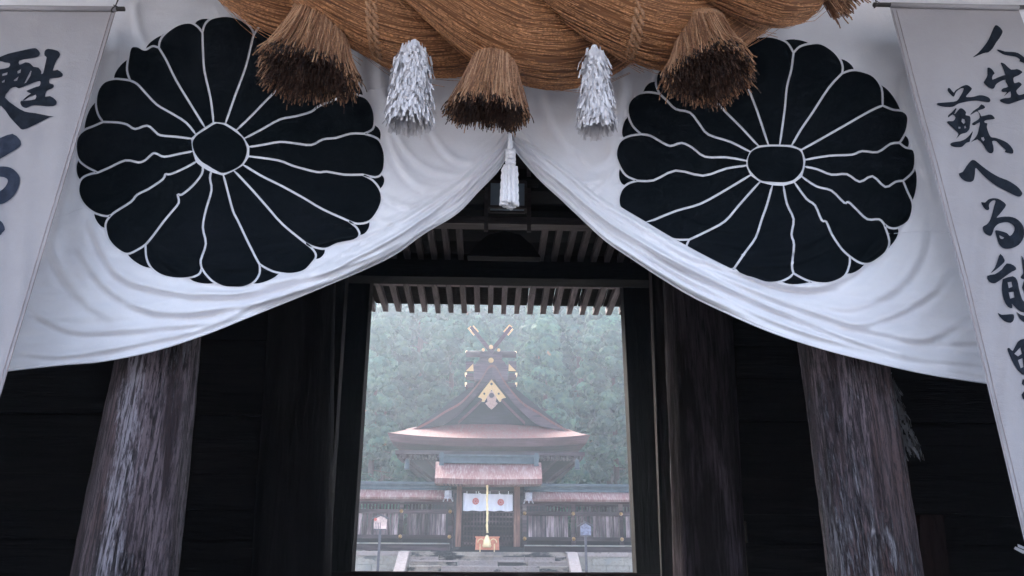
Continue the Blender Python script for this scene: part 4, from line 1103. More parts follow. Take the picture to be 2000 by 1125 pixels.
TLp = [
 [(395, 63), (401, 46), (415, 35), (443, 31), (470, 38), (489, 53), (496, 67)],
 [(496, 67), (510, 50), (540, 45), (580, 60), (600, 88), (606, 118)],
 [(606, 118), (636, 110), (668, 128), (684, 155), (684, 183)],
 [(684, 183), (694, 184), (715, 191), (728, 210), (732, 233), (728, 252), (711, 261)],
 [(711, 261), (728, 266), (742, 275), (751, 298), (751, 325), (745, 340), (733, 346), (708, 341)],
 [(708, 341), (728, 352), (742, 370), (746, 390), (738, 412), (722, 432), (698, 437), (680, 431)],
 [(680, 431), (697, 445), (702, 460), (690, 470), (660, 476), (636, 486), (612, 482), (596, 474)],
 [(596, 474), (612, 488), (617, 502), (606, 518), (592, 530), (568, 535), (540, 532), (520, 524), (507, 516)],
 [(507, 516), (507, 534), (496, 551), (476, 561), (456, 562), (436, 560), (416, 550), (402, 536), (394, 524)],
 [(394, 524), (388, 536), (368, 543), (344, 544), (316, 538), (296, 524), (286, 504), (284, 478)],
 [(284, 478), (270, 487), (248, 496), (228, 486), (212, 468), (206, 446), (208, 432), (217, 420)],
 [(217, 420), (206, 422), (183, 415), (163, 398), (153, 375), (157, 352), (172, 341), (191, 337)],
 [(191, 337), (168, 325), (153, 311), (148, 290), (151, 268), (164, 254), (183, 246), (201, 238)],
 [(201, 238), (191, 222), (187, 199), (191, 176), (203, 160), (222, 154), (241, 155), (254, 157)],
 [(254, 157), (248, 138), (250, 115), (255, 93), (268, 90), (283, 97), (298, 90), (310, 93)],
 [(310, 93), (313, 78), (325, 63), (348, 48), (371, 44), (386, 52), (395, 63)],
]
crest(DL, SLp, TLp, 'black sixteen petal crest with an angular centre, next to the banner with the larger characters')
DR = [(1466, 295), (1480, 287), (1501, 284), (1526, 284), (1547, 286), (1565, 294), (1571, 313), (1569, 331), (1562, 343), (1549, 354), (1530, 358), (1505, 357), (1485, 354), (1469, 341), (1460, 327), (1459, 309)]
SRp = [
 [(1523, 284), (1533, 213), (1537, 171), (1546, 135), (1550, 103)],
 [(1546, 285), (1565, 252), (1587, 220), (1619, 171), (1645, 143)],
 [(1565, 293), (1634, 254), (1699, 217), (1724, 206)],
 [(1572, 312), (1620, 304), (1664, 302), (1684, 295), (1714, 297), (1739, 281), (1757, 279)],
 [(1570, 325), (1595, 330), (1624, 341), (1654, 340), (1679, 355), (1704, 344), (1729, 365), (1749, 355), (1764, 353)],
 [(1565, 344), (1595, 364), (1624, 372), (1649, 396), (1657, 394), (1672, 408), (1694, 428), (1717, 428), (1727, 438)],
 [(1551, 355), (1575, 388), (1592, 401), (1605, 430), (1614, 433), (1625, 458), (1644, 486), (1660, 501)],
 [(1530, 361), (1537, 398), (1550, 428), (1546, 458), (1551, 478), (1547, 518), (1550, 534)],
 [(1509, 360), (1498, 400), (1488, 428), (1476, 464), (1456, 492), (1434, 524)],
 [(1485, 354), (1444, 400), (1416, 432), (1380, 452), (1346, 468)],
 [(1467, 341), (1419, 370), (1368, 398), (1320, 412), (1262, 436)],
 [(1459, 323), (1419, 329), (1373, 343), (1320, 333), (1277, 352), (1245, 353)],
 [(1459, 314), (1419, 307), (1377, 306), (1352, 288), (1331, 279), (1309, 285), (1288, 275), (1270, 265), (1252, 262)],
 [(1466, 297), (1427, 277), (1384, 263), (1366, 242), (1348, 220), (1320, 213), (1302, 196), (1288, 183)],
 [(1482, 286), (1448, 249), (1409, 210), (1372, 165), (1345, 125)],
 [(1501, 284), (1480, 220), (1464, 178), (1450, 140), (1440, 100)],
]
TRp = [
 [(1550, 103), (1562, 91), (1583, 85), (1604, 85), (1626, 98), (1640, 114), (1646, 130), (1645, 143)],
 [(1645, 143), (1664, 137), (1684, 139), (1707, 149), (1722, 172), (1724, 206)],
 [(1724, 206), (1744, 214), (1764, 217), (1774, 229), (1771, 254), (1763, 270), (1757, 279)],
 [(1757, 279), (1769, 288), (1784, 292), (1788, 309), (1784, 334), (1764, 353)],
 [(1764, 353), (1773, 375), (1782, 395), (1782, 413), (1774, 433), (1754, 445), (1738, 445), (1727, 438)],
 [(1727, 438), (1737, 470), (1732, 490), (1719, 503), (1699, 515), (1679, 513), (1660, 501)],
 [(1660, 501), (1659, 518), (1649, 540), (1624, 552), (1600, 553), (1575, 547), (1550, 534)],
 [(1550, 534), (1540, 543), (1520, 551), (1496, 552), (1472, 544), (1448, 537), (1434, 524)],
 [(1434, 524), (1420, 529), (1400, 523), (1370, 512), (1349, 499), (1340, 484), (1346, 468)],
 [(1346, 468), (1320, 468), (1296, 462), (1275, 450), (1262, 436)],
 [(1262, 436), (1235, 428), (1215, 413), (1208, 392), (1214, 370), (1228, 358), (1245, 353)],
 [(1245, 353), (1222, 342), (1208, 320), (1203, 299), (1210, 277), (1228, 266), (1252, 262)],
 [(1252, 262), (1235, 245), (1226, 220), (1229, 199), (1245, 184), (1267, 180), (1288, 183)],
 [(1288, 183), (1281, 164), (1284, 142), (1300, 128), (1322, 120), (1345, 125)],
 [(1345, 125), (1355, 100), (1380, 86), (1415, 85), (1440, 100)],
 [(1440, 100), (1452, 82), (1480, 72), (1510, 72), (1537, 83), (1550, 103)],
]
crest(DR, SRp, TRp, 'black sixteen petal crest with a flattened oval centre, next to the banner of smaller characters')

# ------------------------------------------------------------------ two hanging banners
def banner(name_label, xl_f, xr_f, y0, y1, xe_f, Ytop, glyphs, ph, seams, ink, rod):
    xt = P(xe_f(y0), y0, Ytop)
    def Yrow(px, py):
        py = np.asarray(py, float); px = np.asarray(px, float)
        xe = xe_f(py); a = (xe-1000)/FPX; b = (562.5-py)/FPX
        dx = Fw[0]+Rt[0]*a+Up[0]*b; dy = Fw[1]+Rt[1]*a+Up[1]*b
        base = xt.x/(dx/dy)
        k = np.clip((py-y0)/500, 0, 1)
        return base - k*(.010*np.sin(px*.045+ph)+.006*np.sin(px*.11+py*.006))
    t = thing('banner', xt, name_label, 'banner')
    nx_, ny_ = 70, 150
    U, V = np.meshgrid(np.linspace(0, 1, nx_), np.linspace(0, 1, ny_)); py = y0+(y1-y0)*V; px = xl_f(py)+(xr_f(py)-xl_f(py))*U
    p = Parr(px, py, Yrow(px, py))
    fs = [(j*nx_+i+1, j*nx_+i, (j+1)*nx_+i, (j+1)*nx_+i+1) for j in range(ny_-1) for i in range(nx_-1)]
    fast_mesh('cloth', p.reshape(-1, 3), fs, M['banner'], t)
    for f_, d in seams:
        yy = np.arange(y0+6, y1, 8.0); xx = f_(yy)+d
        q = Parr(xx, yy, Yrow(xx, yy)-.002)
        MB().tube([Vector(v) for v in q], .0022, 5).build('seam', M['seam'], t)
    for gname, polys, mt in glyphs:
        o = bpy.data.objects.new('brush_character', None); COL.objects.link(o); o.parent = t
        for pl in polys:
            outer = [dedupe(spline(q, 2, True) if len(q) > 6 else np.array(q, float), .8) for q in pl]
            v2, f2 = fill(outer, 9)
            p3 = Parr(v2[:, 0], v2[:, 1], Yrow(v2[:, 0], v2[:, 1])-.0035)
            fl2 = []
            for f in f2:
                a, b, c = v2[f[0]], v2[f[1]], v2[f[2]]
                cr = (b[0]-a[0])*(c[1]-a[1])-(b[1]-a[1])*(c[0]-a[0]); fl2.append(f if cr < 0 else f[::-1])
            mesh_obj('brush_stroke', p3.tolist(), fl2, M[mt], o)
    r0, r1, ry0, ry1, endp = rod
    a, b = P(r0, ry0, Ytop-.012), P(r1, ry1, Ytop-.012)
    rd = MB().tube([a, b], [.011, .011], 10).build('rod', M['rod'], t, True)
    yy = np.array([ry0+0.0])
    sl_ = MB(); 
    e0 = P(max(r0, xl_f(y0)), np.interp(max(r0, xl_f(y0)), [r0, r1] if r0 < r1 else [r1, r0], [ry0, ry1] if r0 < r1 else [ry1, ry0]), Ytop-.012)
    e1 = P(min(r1, xr_f(y0)), ry1 if True else 0, Ytop-.012)
    MB().tube([e0, e1], .0125, 10).build('rod_sleeve', M['banner'], t, True)
    lo = P(endp[0], endp[1], Ytop-.012)
    MB().tube([lo+Vector((0, -.014, .012)), lo+Vector((0, .0, .02)), lo+Vector((.01, .01, .12)), lo+Vector((.02, .02, .3))], .003, 5).build('hanging_cord', M['rod'], t)
    MB().tube([lo+Vector((.012*math.cos(k), .013*math.sin(k)*1.0, .013*math.cos(k*1.0))) for k in np.linspace(0, 6.3, 12)], .0035, 5).build('cord_knot', M['rod'], t)
    return t
def sc(pts, ox, oy, s): return [(ox+x/s, oy+y/s) for x, y in pts]
g1 = lambda pts: sc(pts, 1820, 40, 4.328)
g2 = lambda pts: sc(pts, 1840, 290, 5.356)
g3 = lambda pts: sc(pts, 1900, 480, 2.56)
g4 = lambda pts: sc(pts, 0, 80, 6.25)
g5 = lambda pts: sc(pts, 0, 250, 4.89)
hito = [[g1([(535, 42), (560, 45), (590, 75), (598, 100), (575, 145), (545, 185), (515, 235), (480, 268), (455, 272), (420, 283), (380, 300), (345, 312), (390, 275), (440, 220), (480, 160), (510, 90)])],
        [g1([(550, 248), (575, 248), (620, 262), (680, 265), (730, 275), (779, 310), (820, 350), (870, 400), (900, 450), (860, 440), (800, 380), (770, 355), (740, 345), (745, 330), (715, 308), (660, 298), (615, 290), (575, 270)])]]
sei = [[g1([(470, 400), (500, 405), (525, 435), (530, 450), (515, 465), (512, 500), (560, 480), (610, 462), (620, 458), (600, 400), (583, 365), (590, 355), (620, 370), (670, 415), (720, 410), (755, 425), (765, 440), (730, 465), (695, 480), (690, 500), (700, 530), (735, 520), (758, 535), (755, 550), (725, 580), (715, 600), (735, 630), (779, 620), (830, 600), (840, 640), (779, 665), (700, 690), (660, 705), (625, 703), (580, 685), (580, 668), (620, 655), (665, 650), (665, 600), (635, 620), (605, 645), (635, 605), (600, 605), (588, 590), (605, 572), (645, 560), (625, 520), (622, 500), (590, 510), (555, 530), (540, 545), (528, 570), (510, 578), (480, 565), (445, 535), (440, 518), (455, 495), (470, 460)])]]
so_ = [[g1([(140, 570), (155, 575), (185, 610), (200, 590), (235, 568), (270, 550), (300, 545), (330, 565), (338, 580), (315, 610), (290, 640), (300, 648), (350, 645), (400, 632), (440, 635), (480, 650), (495, 670), (490, 688), (470, 690), (430, 685), (380, 678), (330, 680), (270, 690), (220, 705), (190, 725), (150, 732), (90, 728), (50, 715), (45, 700), (80, 695), (150, 690), (210, 680), (240, 640), (262, 600), (268, 572), (240, 577), (205, 605), (190, 640), (175, 640), (140, 605), (133, 585)])],
       [g1([(200, 742), (208, 748), (190, 790), (205, 780), (235, 745), (260, 745), (290, 775), (285, 800), (320, 808), (328, 840), (322, 890), (318, 918), (295, 945), (265, 955), (240, 965), (205, 1000), (225, 960), (200, 930), (170, 900), (130, 865), (140, 850), (180, 850), (200, 820), (175, 795), (140, 820), (140, 800), (170, 775)]), g1([(255, 830), (275, 835), (283, 860), (270, 875), (250, 855)]), g1([(225, 897), (243, 900), (240, 915), (224, 912)]), g1([(274, 895), (284, 888), (290, 908), (276, 913)])],
       [g1([(345, 935), (340, 965), (325, 1005), (320, 1025), (290, 1035), (260, 1065), (230, 1072), (185, 1068), (155, 1050), (175, 1030), (240, 1020), (285, 1000), (320, 970)])],
       [g1([(420, 708), (450, 730), (440, 745), (410, 755), (390, 765), (410, 790), (420, 810), (480, 795), (510, 800), (532, 825), (520, 835), (470, 840), (445, 850), (450, 865), (470, 870), (465, 900), (480, 950), (500, 985), (530, 990), (580, 1005), (640, 1035), (680, 1080), (690, 1110), (680, 1125), (650, 1120), (615, 1110), (625, 1095), (590, 1065), (545, 1020), (510, 1022), (520, 1060), (522, 1100), (510, 1120), (485, 1120), (455, 1085), (430, 1045), (385, 1005), (330, 1030), (360, 1000), (385, 960), (400, 900), (405, 860), (360, 885), (340, 880), (345, 865), (380, 845), (405, 820), (395, 780), (375, 770), (325, 800), (350, 765), (395, 735)]), g1([(418, 990), (438, 985), (446, 1008), (436, 1022), (420, 1003)])]]
he = [[g2([(175, 262), (215, 245), (255, 185), (300, 130), (325, 120), (355, 132), (420, 185), (510, 250), (600, 300), (680, 330), (750, 370), (800, 410), (835, 455), (838, 480), (815, 503), (770, 495), (700, 460), (620, 420), (530, 365), (450, 300), (400, 250), (365, 213), (348, 210), (345, 260), (335, 320), (315, 345), (285, 350), (240, 340), (195, 305)])]]
ru = [[g2([(410, 560), (450, 565), (480, 535), (530, 520), (585, 525), (630, 550), (670, 590), (640, 640), (600, 690), (570, 725), (620, 715), (700, 712), (770, 730), (825, 775), (855, 830), (860, 900), (840, 960), (800, 1010), (740, 1040), (680, 1050), (635, 1040), (595, 1000), (575, 940), (555, 870), (570, 855), (620, 865), (680, 885), (710, 915), (745, 880), (760, 830), (730, 790), (680, 770), (630, 775), (580, 795), (545, 835), (535, 870), (515, 910), (490, 910), (445, 885), (425, 840), (430, 815), (465, 795), (495, 760), (520, 700), (545, 600), (560, 548), (530, 545), (500, 570), (490, 600), (495, 630), (480, 645), (450, 635), (420, 590)]), g2([(600, 908), (625, 920), (648, 932), (638, 946), (615, 946), (602, 928)])]]
kuma = [[g3([(138, 40), (160, 72), (148, 92), (108, 126), (90, 135), (110, 110), (125, 70)])],
        [g3([(170, 88), (205, 98), (218, 118), (195, 130), (160, 155), (128, 178), (105, 188), (80, 178), (72, 150), (110, 142), (145, 118)])],
        [g3([(155, 165), (200, 152), (222, 172), (230, 210), (248, 270), (275, 300), (275, 330), (240, 330), (205, 300), (195, 290), (198, 312), (175, 305), (155, 270), (145, 220), (148, 175)]), g3([(174, 182), (193, 180), (198, 205), (180, 212)]), g3([(179, 232), (204, 230), (208, 258), (187, 264)])],
        [g3([(243, 50), (256, 70), (275, 92), (300, 80), (310, 140), (262, 168), (238, 157), (252, 140), (250, 110)])],
        [g3([(255, 178), (300, 160), (310, 250), (262, 240), (246, 210)])],
        [g3([(125, 335), (145, 345), (185, 342), (205, 345), (205, 370), (190, 385), (160, 378), (135, 355)])],
        [g3([(218, 330), (240, 345), (270, 355), (280, 385), (255, 382), (235, 365)])], [g3([(292, 330), (315, 345), (335, 372), (325, 385), (305, 372)])], [g3([(350, 325), (378, 342), (400, 375), (388, 388), (362, 368)])],
        [g3([(300, 62), (330, 70), (360, 60), (366, 74), (330, 96), (318, 130), (350, 138), (376, 126), (380, 142), (345, 160), (308, 154), (302, 110)])], [g3([(306, 190), (336, 196), (366, 186), (372, 200), (336, 222), (324, 256), (356, 264), (384, 250), (390, 268), (350, 290), (312, 280), (308, 230)])]]
no_ = [[g3([(172, 515), (185, 512), (200, 525), (225, 480), (256, 465), (300, 470), (320, 560), (290, 640), (245, 642), (210, 600), (185, 550)]), g3([(208, 540), (238, 508), (246, 540), (226, 553)]), g3([(226, 572), (248, 562), (254, 606), (240, 612)])],
       [g3([(245, 690), (250, 668), (285, 665), (290, 695), (255, 700)])], [g3([(243, 745), (256, 728), (290, 735), (285, 770), (252, 768)])], [g3([(340, 475), (430, 462), (450, 478), (410, 512), (440, 530), (480, 560), (468, 574), (410, 566), (412, 640), (398, 690), (370, 676), (388, 640), (390, 568), (330, 580), (330, 566), (384, 540), (356, 500)])]]
yo = [[g4([(-150, 260), (0, 195), (100, 155), (250, 120), (400, 88), (450, 95), (485, 140), (480, 175), (440, 200), (350, 215), (235, 240), (240, 290), (310, 260), (370, 275), (410, 315), (470, 325), (505, 375), (500, 398), (525, 395), (550, 290), (568, 200), (545, 180), (545, 125), (590, 95), (700, 118), (733, 160), (720, 200), (690, 240), (645, 360), (700, 350), (765, 400), (755, 435), (700, 450), (610, 460), (605, 515), (650, 530), (655, 565), (610, 590), (570, 610), (550, 680), (610, 672), (680, 720), (690, 765), (650, 795), (560, 795), (430, 785), (370, 795), (320, 818), (270, 800), (248, 760), (260, 730), (330, 728), (430, 710), (438, 655), (375, 640), (325, 615), (340, 600), (440, 560), (485, 545), (490, 490), (420, 505), (320, 545), (230, 578), (190, 560), (130, 580), (100, 620), (60, 690), (180, 790), (300, 860), (430, 880), (600, 915), (660, 920), (600, 935), (480, 995), (380, 1045), (280, 1082), (230, 1050), (120, 930), (10, 790), (-100, 850), (-150, 800), (-40, 600), (-100, 500), (-140, 400)]),
       g4([(28, 402), (93, 382), (85, 413), (28, 428)]), g4([(22, 495), (58, 472), (54, 503), (26, 510)]), g4([(212, 370), (258, 342), (248, 388), (216, 398)]), g4([(168, 480), (228, 432), (208, 483), (177, 490)]), g4([(297, 518), (340, 430), (374, 362), (386, 367), (368, 430), (318, 510)]), g4([(-60, 262), (0, 246), (60, 262), (120, 272), (108, 320), (0, 345), (-60, 350), (-70, 300)])],
      [g4([(280, 728), (300, 700), (380, 640), (436, 645), (430, 657), (360, 680), (310, 715)])]]
ruL = [[g5([(-150, 160), (0, 95), (118, 55), (185, 105), (200, 140), (192, 175), (100, 235), (0, 295), (-120, 360)])],
       [g5([(-150, 450), (-60, 380), (0, 368), (70, 370), (130, 395), (180, 450), (190, 500), (175, 570), (130, 650), (70, 700), (0, 728), (-150, 720)]), g5([(-100, 560), (-50, 480), (10, 465), (60, 480), (75, 510), (50, 560), (0, 603), (-60, 620)])],
       [g5([(-60, 860), (0, 885), (30, 915), (47, 970), (20, 1000), (0, 1025), (-60, 1000)])]]
eR = lambda y: np.interp(y, [12, 20, 199, 319, 560, 748, 1060, 1300], [1738, 1739, 1786, 1819, 1882, 1927, 2001, 2060])
banner('grey canvas banner with many small brush characters beside the oval centred crest', eR, lambda y: eR(y)+np.interp(y, [12, 1300], [250, 400]), 14, 1290, eR, 3.0,
       [('a', hito, 'ink'), ('b', sei, 'ink'), ('c', so_, 'ink'), ('d', he, 'ink'), ('e', ru, 'ink'), ('f', kuma, 'ink'), ('g', no_, 'ink')], .5,
       [(eR, 4), (eR, 12)], 'ink', (1706, 2040, 9, 15, (1712, 10)))
eL = lambda y: np.interp(y, [14, 17, 750, 1300], [229, 228, 8, -160])
banner('grey canvas banner with very large bluish black brush characters beside the angular centred crest', lambda y: eL(y)-np.interp(y, [14, 1300], [330, 430]), eL, 17, 1290, eL, 3.0,
       [('a', yo, 'ink'), ('b', ruL, 'ink_faded')], 2.0, [(eL, -2), (eL, -9)], 'ink', (-120, 243, 14, 17.5, (224, 18)))

# ------------------------------------------------------------------ the great straw rope
YR = 2.72
rope = thing('straw_rope', P(1000, -20, YR), 'massive twisted rice straw rope hanging across the gate above the curtain', 'rope')
mpp = (P(1001, 40, YR)-P(1000, 40, YR)).length
yc_f = lambda x: np.interp(x, [250, 380, 500, 640, 800, 1000, 1150, 1350, 1500, 1570, 1620], [-150, -120, -84, -52, -30, -12, -12, -34, -52, -58, -60])
rp_f = lambda x: np.interp(x, [250, 380, 500, 640, 800, 1000, 1150, 1350, 1490, 1545, 1572, 1592, 1604], [40, 84, 122, 146, 160, 172, 172, 160, 138, 112, 84, 50, 20])
PITCH = 800.0
xsr = np.concatenate([np.arange(250, 1560, 5.0), np.arange(1560, 1604, 2.5)])
for k, xb in enumerate((1090, 1090-PITCH/3, 1090+PITCH/3)):
    cs, rs_, = [], []
    for x in xsr:
        c = P(x, yc_f(x), YR); Rr = rp_f(x)*mpp*1.02
        th = 2*math.pi*(x-xb)/PITCH + R(122)
        cs.append(c+Vector((0, -math.cos(th), -math.sin(th)))*(.53*Rr)); rs_.append(.505*Rr)
    n = 56; vs = []; uvs = []; Lacc = 0
    frames = []
    for i, c in enumerate(cs):
        t = (cs[min(i+1, len(cs)-1)]-cs[max(i-1, 0)]).normalized()
        u = (Vector((0, 1, 0))-t*t.y).normalized(); w = t.cross(u)
        if i: Lacc += (cs[i]-cs[i-1]).length
        frames.append((c, t, u, w, rs_[i], Lacc))
        for j in range(n+1):
            a = 2*math.pi*j/n
            rr = rs_[i]*(1+.012*math.sin(a*9+Lacc*2)+.010*math.sin(a*17-Lacc*5+k)+.006*math.sin(a*31+Lacc*9))
            vs.append(c+(u*math.cos(a)+w*math.sin(a))*rr); uvs.append((Lacc, j/n+Lacc*.10))
    m_ = len(cs); fs = [(i*(n+1)+j, i*(n+1)+j+1, (i+1)*(n+1)+j+1, (i+1)*(n+1)+j) for i in range(m_-1) for j in range(n)]
    o = mesh_obj('strand', vs, fs, M['strand'], rope, True)
    ul = o.data.uv_layers.new(name='UVMap'); li = np.zeros(len(o.data.loops), np.int32); o.data.loops.foreach_get('vertex_index', li)
    ul.data.foreach_set('uv', np.array(uvs, np.float32)[li].ravel())
    fb = MB(); rsd = random.Random(50+k)
    for q in range(2600):
        i0 = rsd.randrange(0, m_-30); ln = rsd.randrange(12, 34); a0 = rsd.uniform(0, 6.283); lift = rsd.uniform(0.0, .007); dd = rsd.uniform(-.12, .12); pts_ = []
        fly = rsd.random() < .14; rsd_f = rsd.uniform(.01, .05)
        for s_ in range(6):
            i = min(m_-1, i0+int(ln*s_/5)); c, t, u, w, r_, L_ = frames[i]; a = a0-2*math.pi*.10*(L_-frames[i0][5])+dd*s_/5
            h = r_*1.012+lift*math.sin(s_/5*math.pi) + (rsd_f*(s_/5)**2 if fly else 0)
            pts_.append(c+(u*math.cos(a)+w*math.sin(a))*h)
        fb.tube(pts_, .0012, 3, False)
    f_ = fb.build('loose_fibre', M['fibre'], o); f_['kind'] = 'stuff'
cord_m = plain('binding_straw', (0.34, 0.175, 0.09), 0.7, 0, 0.5, 120, 0.0)
# twisted binding cords round the rope
for xc0, dx in ((742, 5), (1219, 5)):
    for s_ in (-1, 1):
        bb = MB(); 
        for ply in (0, 1):
            pts_ = []
            for j in range(260):
                a = 2*math.pi*j/259; x = xc0+s_*dx+3*math.sin(a)
                c = P(x, yc_f(x), YR); Rr = rp_f(x)*mpp
                # outermost of the three strands in this direction
                best = 0
                dv = Vector((0, -math.cos(a), -math.sin(a)))
                for xb in (1090, 1090-PITCH/3, 1090+PITCH/3):
                    th = 2*math.pi*(x-xb)/PITCH+R(122); o_ = Vector((0, -math.cos(th), -math.sin(th)))*(.53*Rr)
                    pd = o_.dot(dv); pe = (o_-dv*pd).length
                    if pe < .505*Rr: best = max(best, pd+math.sqrt((.505*Rr)**2-pe*pe))
                ph = a*34+ply*math.pi
                pts_.append(c+dv*(best+.011+.007*math.cos(ph))+Vector((.008*math.sin(ph), 0, 0)))
            bb.tube(pts_, .0085, 6, False)
        bb.build('binding_cord', cord_m, rope, True)

def straw_tuft(px0, py0, px1, py1, Yt, Yb_, rt, rb, N, name, label, group=None, parent=None, rad=.0021, seed=1, flare=.25, dark_in=True):
    rsd = random.Random(seed); T = P(px0, py0, Yt); B = P(px1, py1, Yb_)
    if parent is None: t = thing(name, T, label, 'tassel', group)
    ax = (B-T).normalized(); u = ax.orthogonal().normalized(); w = ax.cross(u)
    V, Fs, mi = [], [], []
    for q in range(N):
        rim = rsd.random() < .40
        rr = math.sqrt(rsd.random()) if not rim else rsd.uniform(.90, 1.03); a = rsd.uniform(0, 6.283)
        if rim: a = round(a*9)/9+rsd.gauss(0, .022)
        d = u*math.cos(a)+w*math.sin(a); d2 = (u*math.cos(a+rsd.gauss(0, .10))+w*math.sin(a+rsd.gauss(0, .10)))*(1+.07*math.sin(a*4+seed)+(rsd.uniform(0, .16) if rsd.random() < .12 else 0))
        e = 1+rsd.gauss(0, .055)+.06*math.sin(a*3+seed)+.035*math.sin(a*8+seed*2)-(.06 if rr < .6 else 0)
        if rsd.random() < .03: e += rsd.uniform(.02, .1)
        pts_ = []
        for s_ in (0, .3, .62, .93, 1.0):
            R_ = rt+(rb-rt)*(s_**(1+flare*.6))
            pts_.append(T+ax*((B-T).length*s_*e)+(d*(1-s_)+d2*s_)*(R_*rr*(1 if s_ < .9 else e))+Vector((rsd.gauss(0, .002), rsd.gauss(0, .002), 0)))
        m0 = MB().tube(pts_, [rad, rad, rad*1.05, rad*1.1, rad*1.2], 4, True)
        b0 = len(V); V += m0.v; Fs += [tuple(i+b0 for i in f) for f in m0.f]
        for fi, f in enumerate(m0.f):
            seg = fi//4 if fi < 16 else (0 if fi == 16 else 3)
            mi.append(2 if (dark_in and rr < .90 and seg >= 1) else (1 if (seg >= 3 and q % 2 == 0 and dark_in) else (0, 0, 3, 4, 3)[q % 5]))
    me = bpy.data.meshes.new('straw'); me.from_pydata([tuple(v) for v in V], [], Fs); me.materials.append(M['straw']); me.materials.append(M['straw_root']); me.materials.append(M['straw_tip']); me.materials.append(M['straw_b']); me.materials.append(M['straw_c'])
    me.polygons.foreach_set('material_index', mi)
    o = bpy.data.objects.new('straw', me); COL.objects.link(o); o['kind'] = 'stuff'
    par = parent or t
    o.parent = par; o.location = -wpos(par)
    core = MB().tube([T, T+(B-T)*.5, T+(B-T)*.86], [rt*.8, (rt+(rb-rt)*.55)*.78, rb*.74], 24, True).build('core', M['straw_tip'], par, True)  # solid cone added inside the tuft to block light between the straws
    MB().tube([T-ax*.02, T+ax*.02], [rt*1.06, rt*1.04], 20, True).build('binding', M['strand'] if False else M['straw'], par, True)
    return par
grp = 'straw tassels under the great rope'
straw_tuft(624, 40, 598, 146, YR-.02, YR-.01, .115, .19, 3200, 'straw_tassel', 'flaring straw tassel under the rope in front of the angular centred crest', grp, seed=3)
straw_tuft(966, 116, 952, 218, YR-.03, YR+.0, .09, .15, 2600, 'straw_tassel', 'straw tassel under the lowest sag of the rope, above the white cord tassel', grp, seed=4)
straw_tuft(1368, 60, 1388, 148, YR-.06, YR-.09, .105, .168, 3100, 'straw_tassel', 'straw tassel tipped forward to show its dark underside in front of the oval centred crest', grp, seed=5)
straw_tuft(1560, -90, 1652, 12, YR-.02, YR-.02, .02, .07, 240, 'x', 'x', parent=rope, seed=6, dark_in=False)

# paper streamer tassels
def streamer(px, ptop, pbot, Y, wt, wb, N, label, seed, mat=M['paper'], group='paper streamer tassels'):
    rsd = random.Random(seed); T = P(px, ptop, Y); B = P(px, pbot, Y); H = T.z-B.z
    t = thing('paper_tassel', T, label, 'tassel', group)
    mb = MB()
    for q in range(N):
        s0 = rsd.random()**.85*.86; a = rsd.uniform(0, 6.283); out = Vector((math.cos(a), math.sin(a), 0)); sid = Vector((-math.sin(a), math.cos(a), 0))
        z = T.z-H*s0; w = rsd.uniform(.003, .0062); p = T+out*((wt+(wb-wt)*s0)*rsd.uniform(.55, 1.0)); p = Vector((p.x, p.y, z))
        k = rsd.choice((2, 3, 3)); shift = 0
        for j in range(k):
            L = rsd.uniform(.020, .040); tl = sid*rsd.uniform(-.010, .010)+out*rsd.uniform(-.002, .013)
            p2 = p+Vector((0, 0, -L))+tl
            ww = (sid*math.cos(rsd.uniform(-.9, .9))+out*rsd.uniform(-.6, .6))*w
            mb.add([p-ww, p+ww, p2+ww, p2-ww], [(0, 1, 2, 3)])
            p = p2+sid*rsd.choice((-1, 1))*w*.9+out*rsd.uniform(-.004, .006)
            if p.z < B.z: break
    o = mb.build('paper_strip', mat, t); o['kind'] = 'stuff'
    MB().tube([T+Vector((0, 0, .02)), T, B+Vector((0, 0, H*.2))], [.012, wt*.5, wb*.5], 8, True).build('core_cord', M['cord'], t, True)
    return t
streamer(807, 92, 238, 2.62, .056, .082, 1800, 'ruffled white paper tassel hanging from the rope nearest the angular centred crest', 8)
streamer(1161, 98, 247, 2.62, .036, .070, 1600, 'narrow pointed white paper tassel hanging from the rope nearest the oval centred crest', 9)
streamer(1738, 735, 895, 4.15, .015, .10, 260, 'dim grey paper tassel hanging in the dark just behind the silvery front pillar', 10, plain('shaded_paper', (0.13, 0.13, 0.14), 0.9))  # paper colour darkened so it carries the shade behind the pillar
v = P(1995, 1078, 3.3)
cs_ = thing('paper_streamer', v, 'small scrap of folded white paper low beside the smaller lettered banner', 'streamer')
MB().add([v+Vector(q) for q in ((-.03, 0, .012), (0, -.01, -.008), (.01, -.01, .004), (-.022, 0, .022))], [(0, 1, 2, 3)]).add([v+Vector(q) for q in ((-.018, -.01, .02), (.03, -.01, .0), (.03, 0, .015), (-.01, 0, .032))], [(0, 1, 2, 3)]).build('paper_strip', M['paper'], cs_)

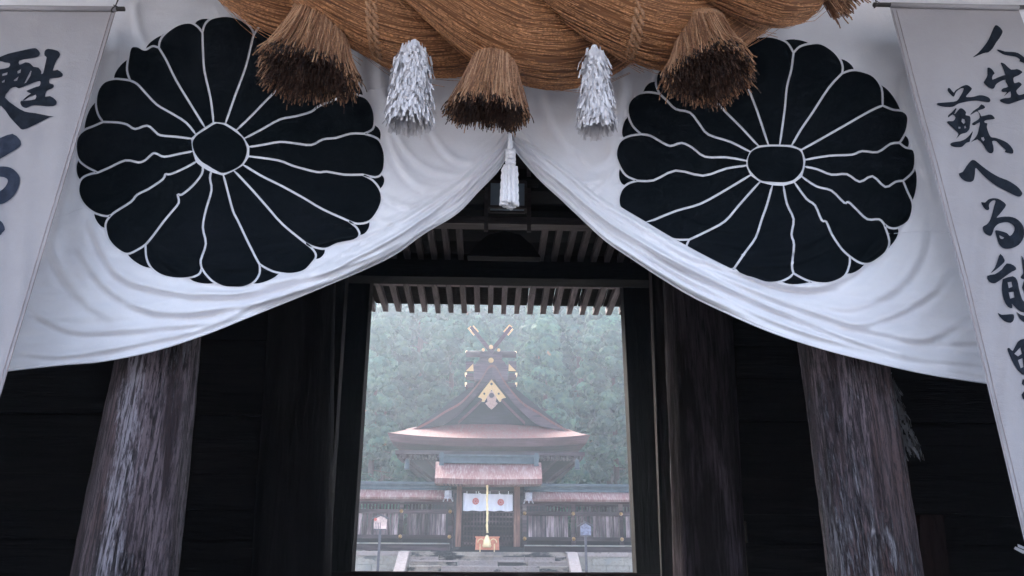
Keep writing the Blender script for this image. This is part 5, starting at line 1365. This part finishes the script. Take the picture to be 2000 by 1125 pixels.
# cord and tassel tying up the middle of the curtain
tt = thing('cord_tassel', P(996, 262, 3.05), 'white knotted cord with a heavy tassel tying up the middle of the curtain', 'tassel')
YT = 3.08
MB().tube([P(996.5, 250, YT), P(997, 275, YT), P(996, 296, YT)], .0125, 10).build('cord', M['cord'], tt, True)
for s_ in range(2):
    pts_ = []
    for j in range(40):
        q = j/39*2*math.pi*1.5; y = 292+j/39*28
        p = P(997+6*math.cos(q+s_*math.pi), y+3*math.sin(2*q), YT-.012*math.sin(q+s_*math.pi)); pts_.append(p)
    MB().tube(pts_, .011, 8).build('knot', M['cord'], tt, True)
MB().tube([P(995, 316, YT), P(995.5, 330, YT)], .013, 8).build('neck', M['cord'], tt, True)
for j in range(26):
    a = 2*math.pi*(j*0.618); rr = .034*math.sqrt((j+.5)/26)
    top_ = P(996, 326, YT)+Vector((rr*math.cos(a)*.95, rr*math.sin(a), 0)); bot_ = P(995, 402, YT)+Vector((rr*1.15*math.cos(a), rr*1.15*math.sin(a), random.uniform(-.006, .01)))
    pts_ = [top_+(bot_-top_)*q+Vector((.0015*math.sin(q*60+j), 0, 0)) for q in np.linspace(0, 1, 16)]
    MB().tube(pts_, [.006 if i == 0 else .0085+.0012*math.sin(i*2.1+j) for i in range(16)], 7).build('tassel_cord', M['cord'], tt, True)
MB().ball(P(995.5, 329, YT), .028, 14, 8).build('tassel_head', M['cord'], tt, True)
for o in list(cur.children): pass

# ------------------------------------------------------------------ the misty air
hz_m = bpy.data.materials.new('mist'); hz_m.use_nodes = True; nt = hz_m.node_tree; nt.nodes.clear()
pv = nt.nodes.new('ShaderNodeVolumePrincipled'); ou = nt.nodes.new('ShaderNodeOutputMaterial'); nt.links.new(pv.outputs[0], ou.inputs['Volume'])
pv.inputs['Color'].default_value = (0.72, 0.84, 0.97, 1); pv.inputs['Density'].default_value = HAZE; pv.inputs['Anisotropy'].default_value = 0.6
hb = MB().box(-320, 320, -320, 320, -2.4, 85).build('haze', hz_m); hb['kind'] = 'stuff'; hb['label'] = 'pale bluish mist filling the air of the whole valley'
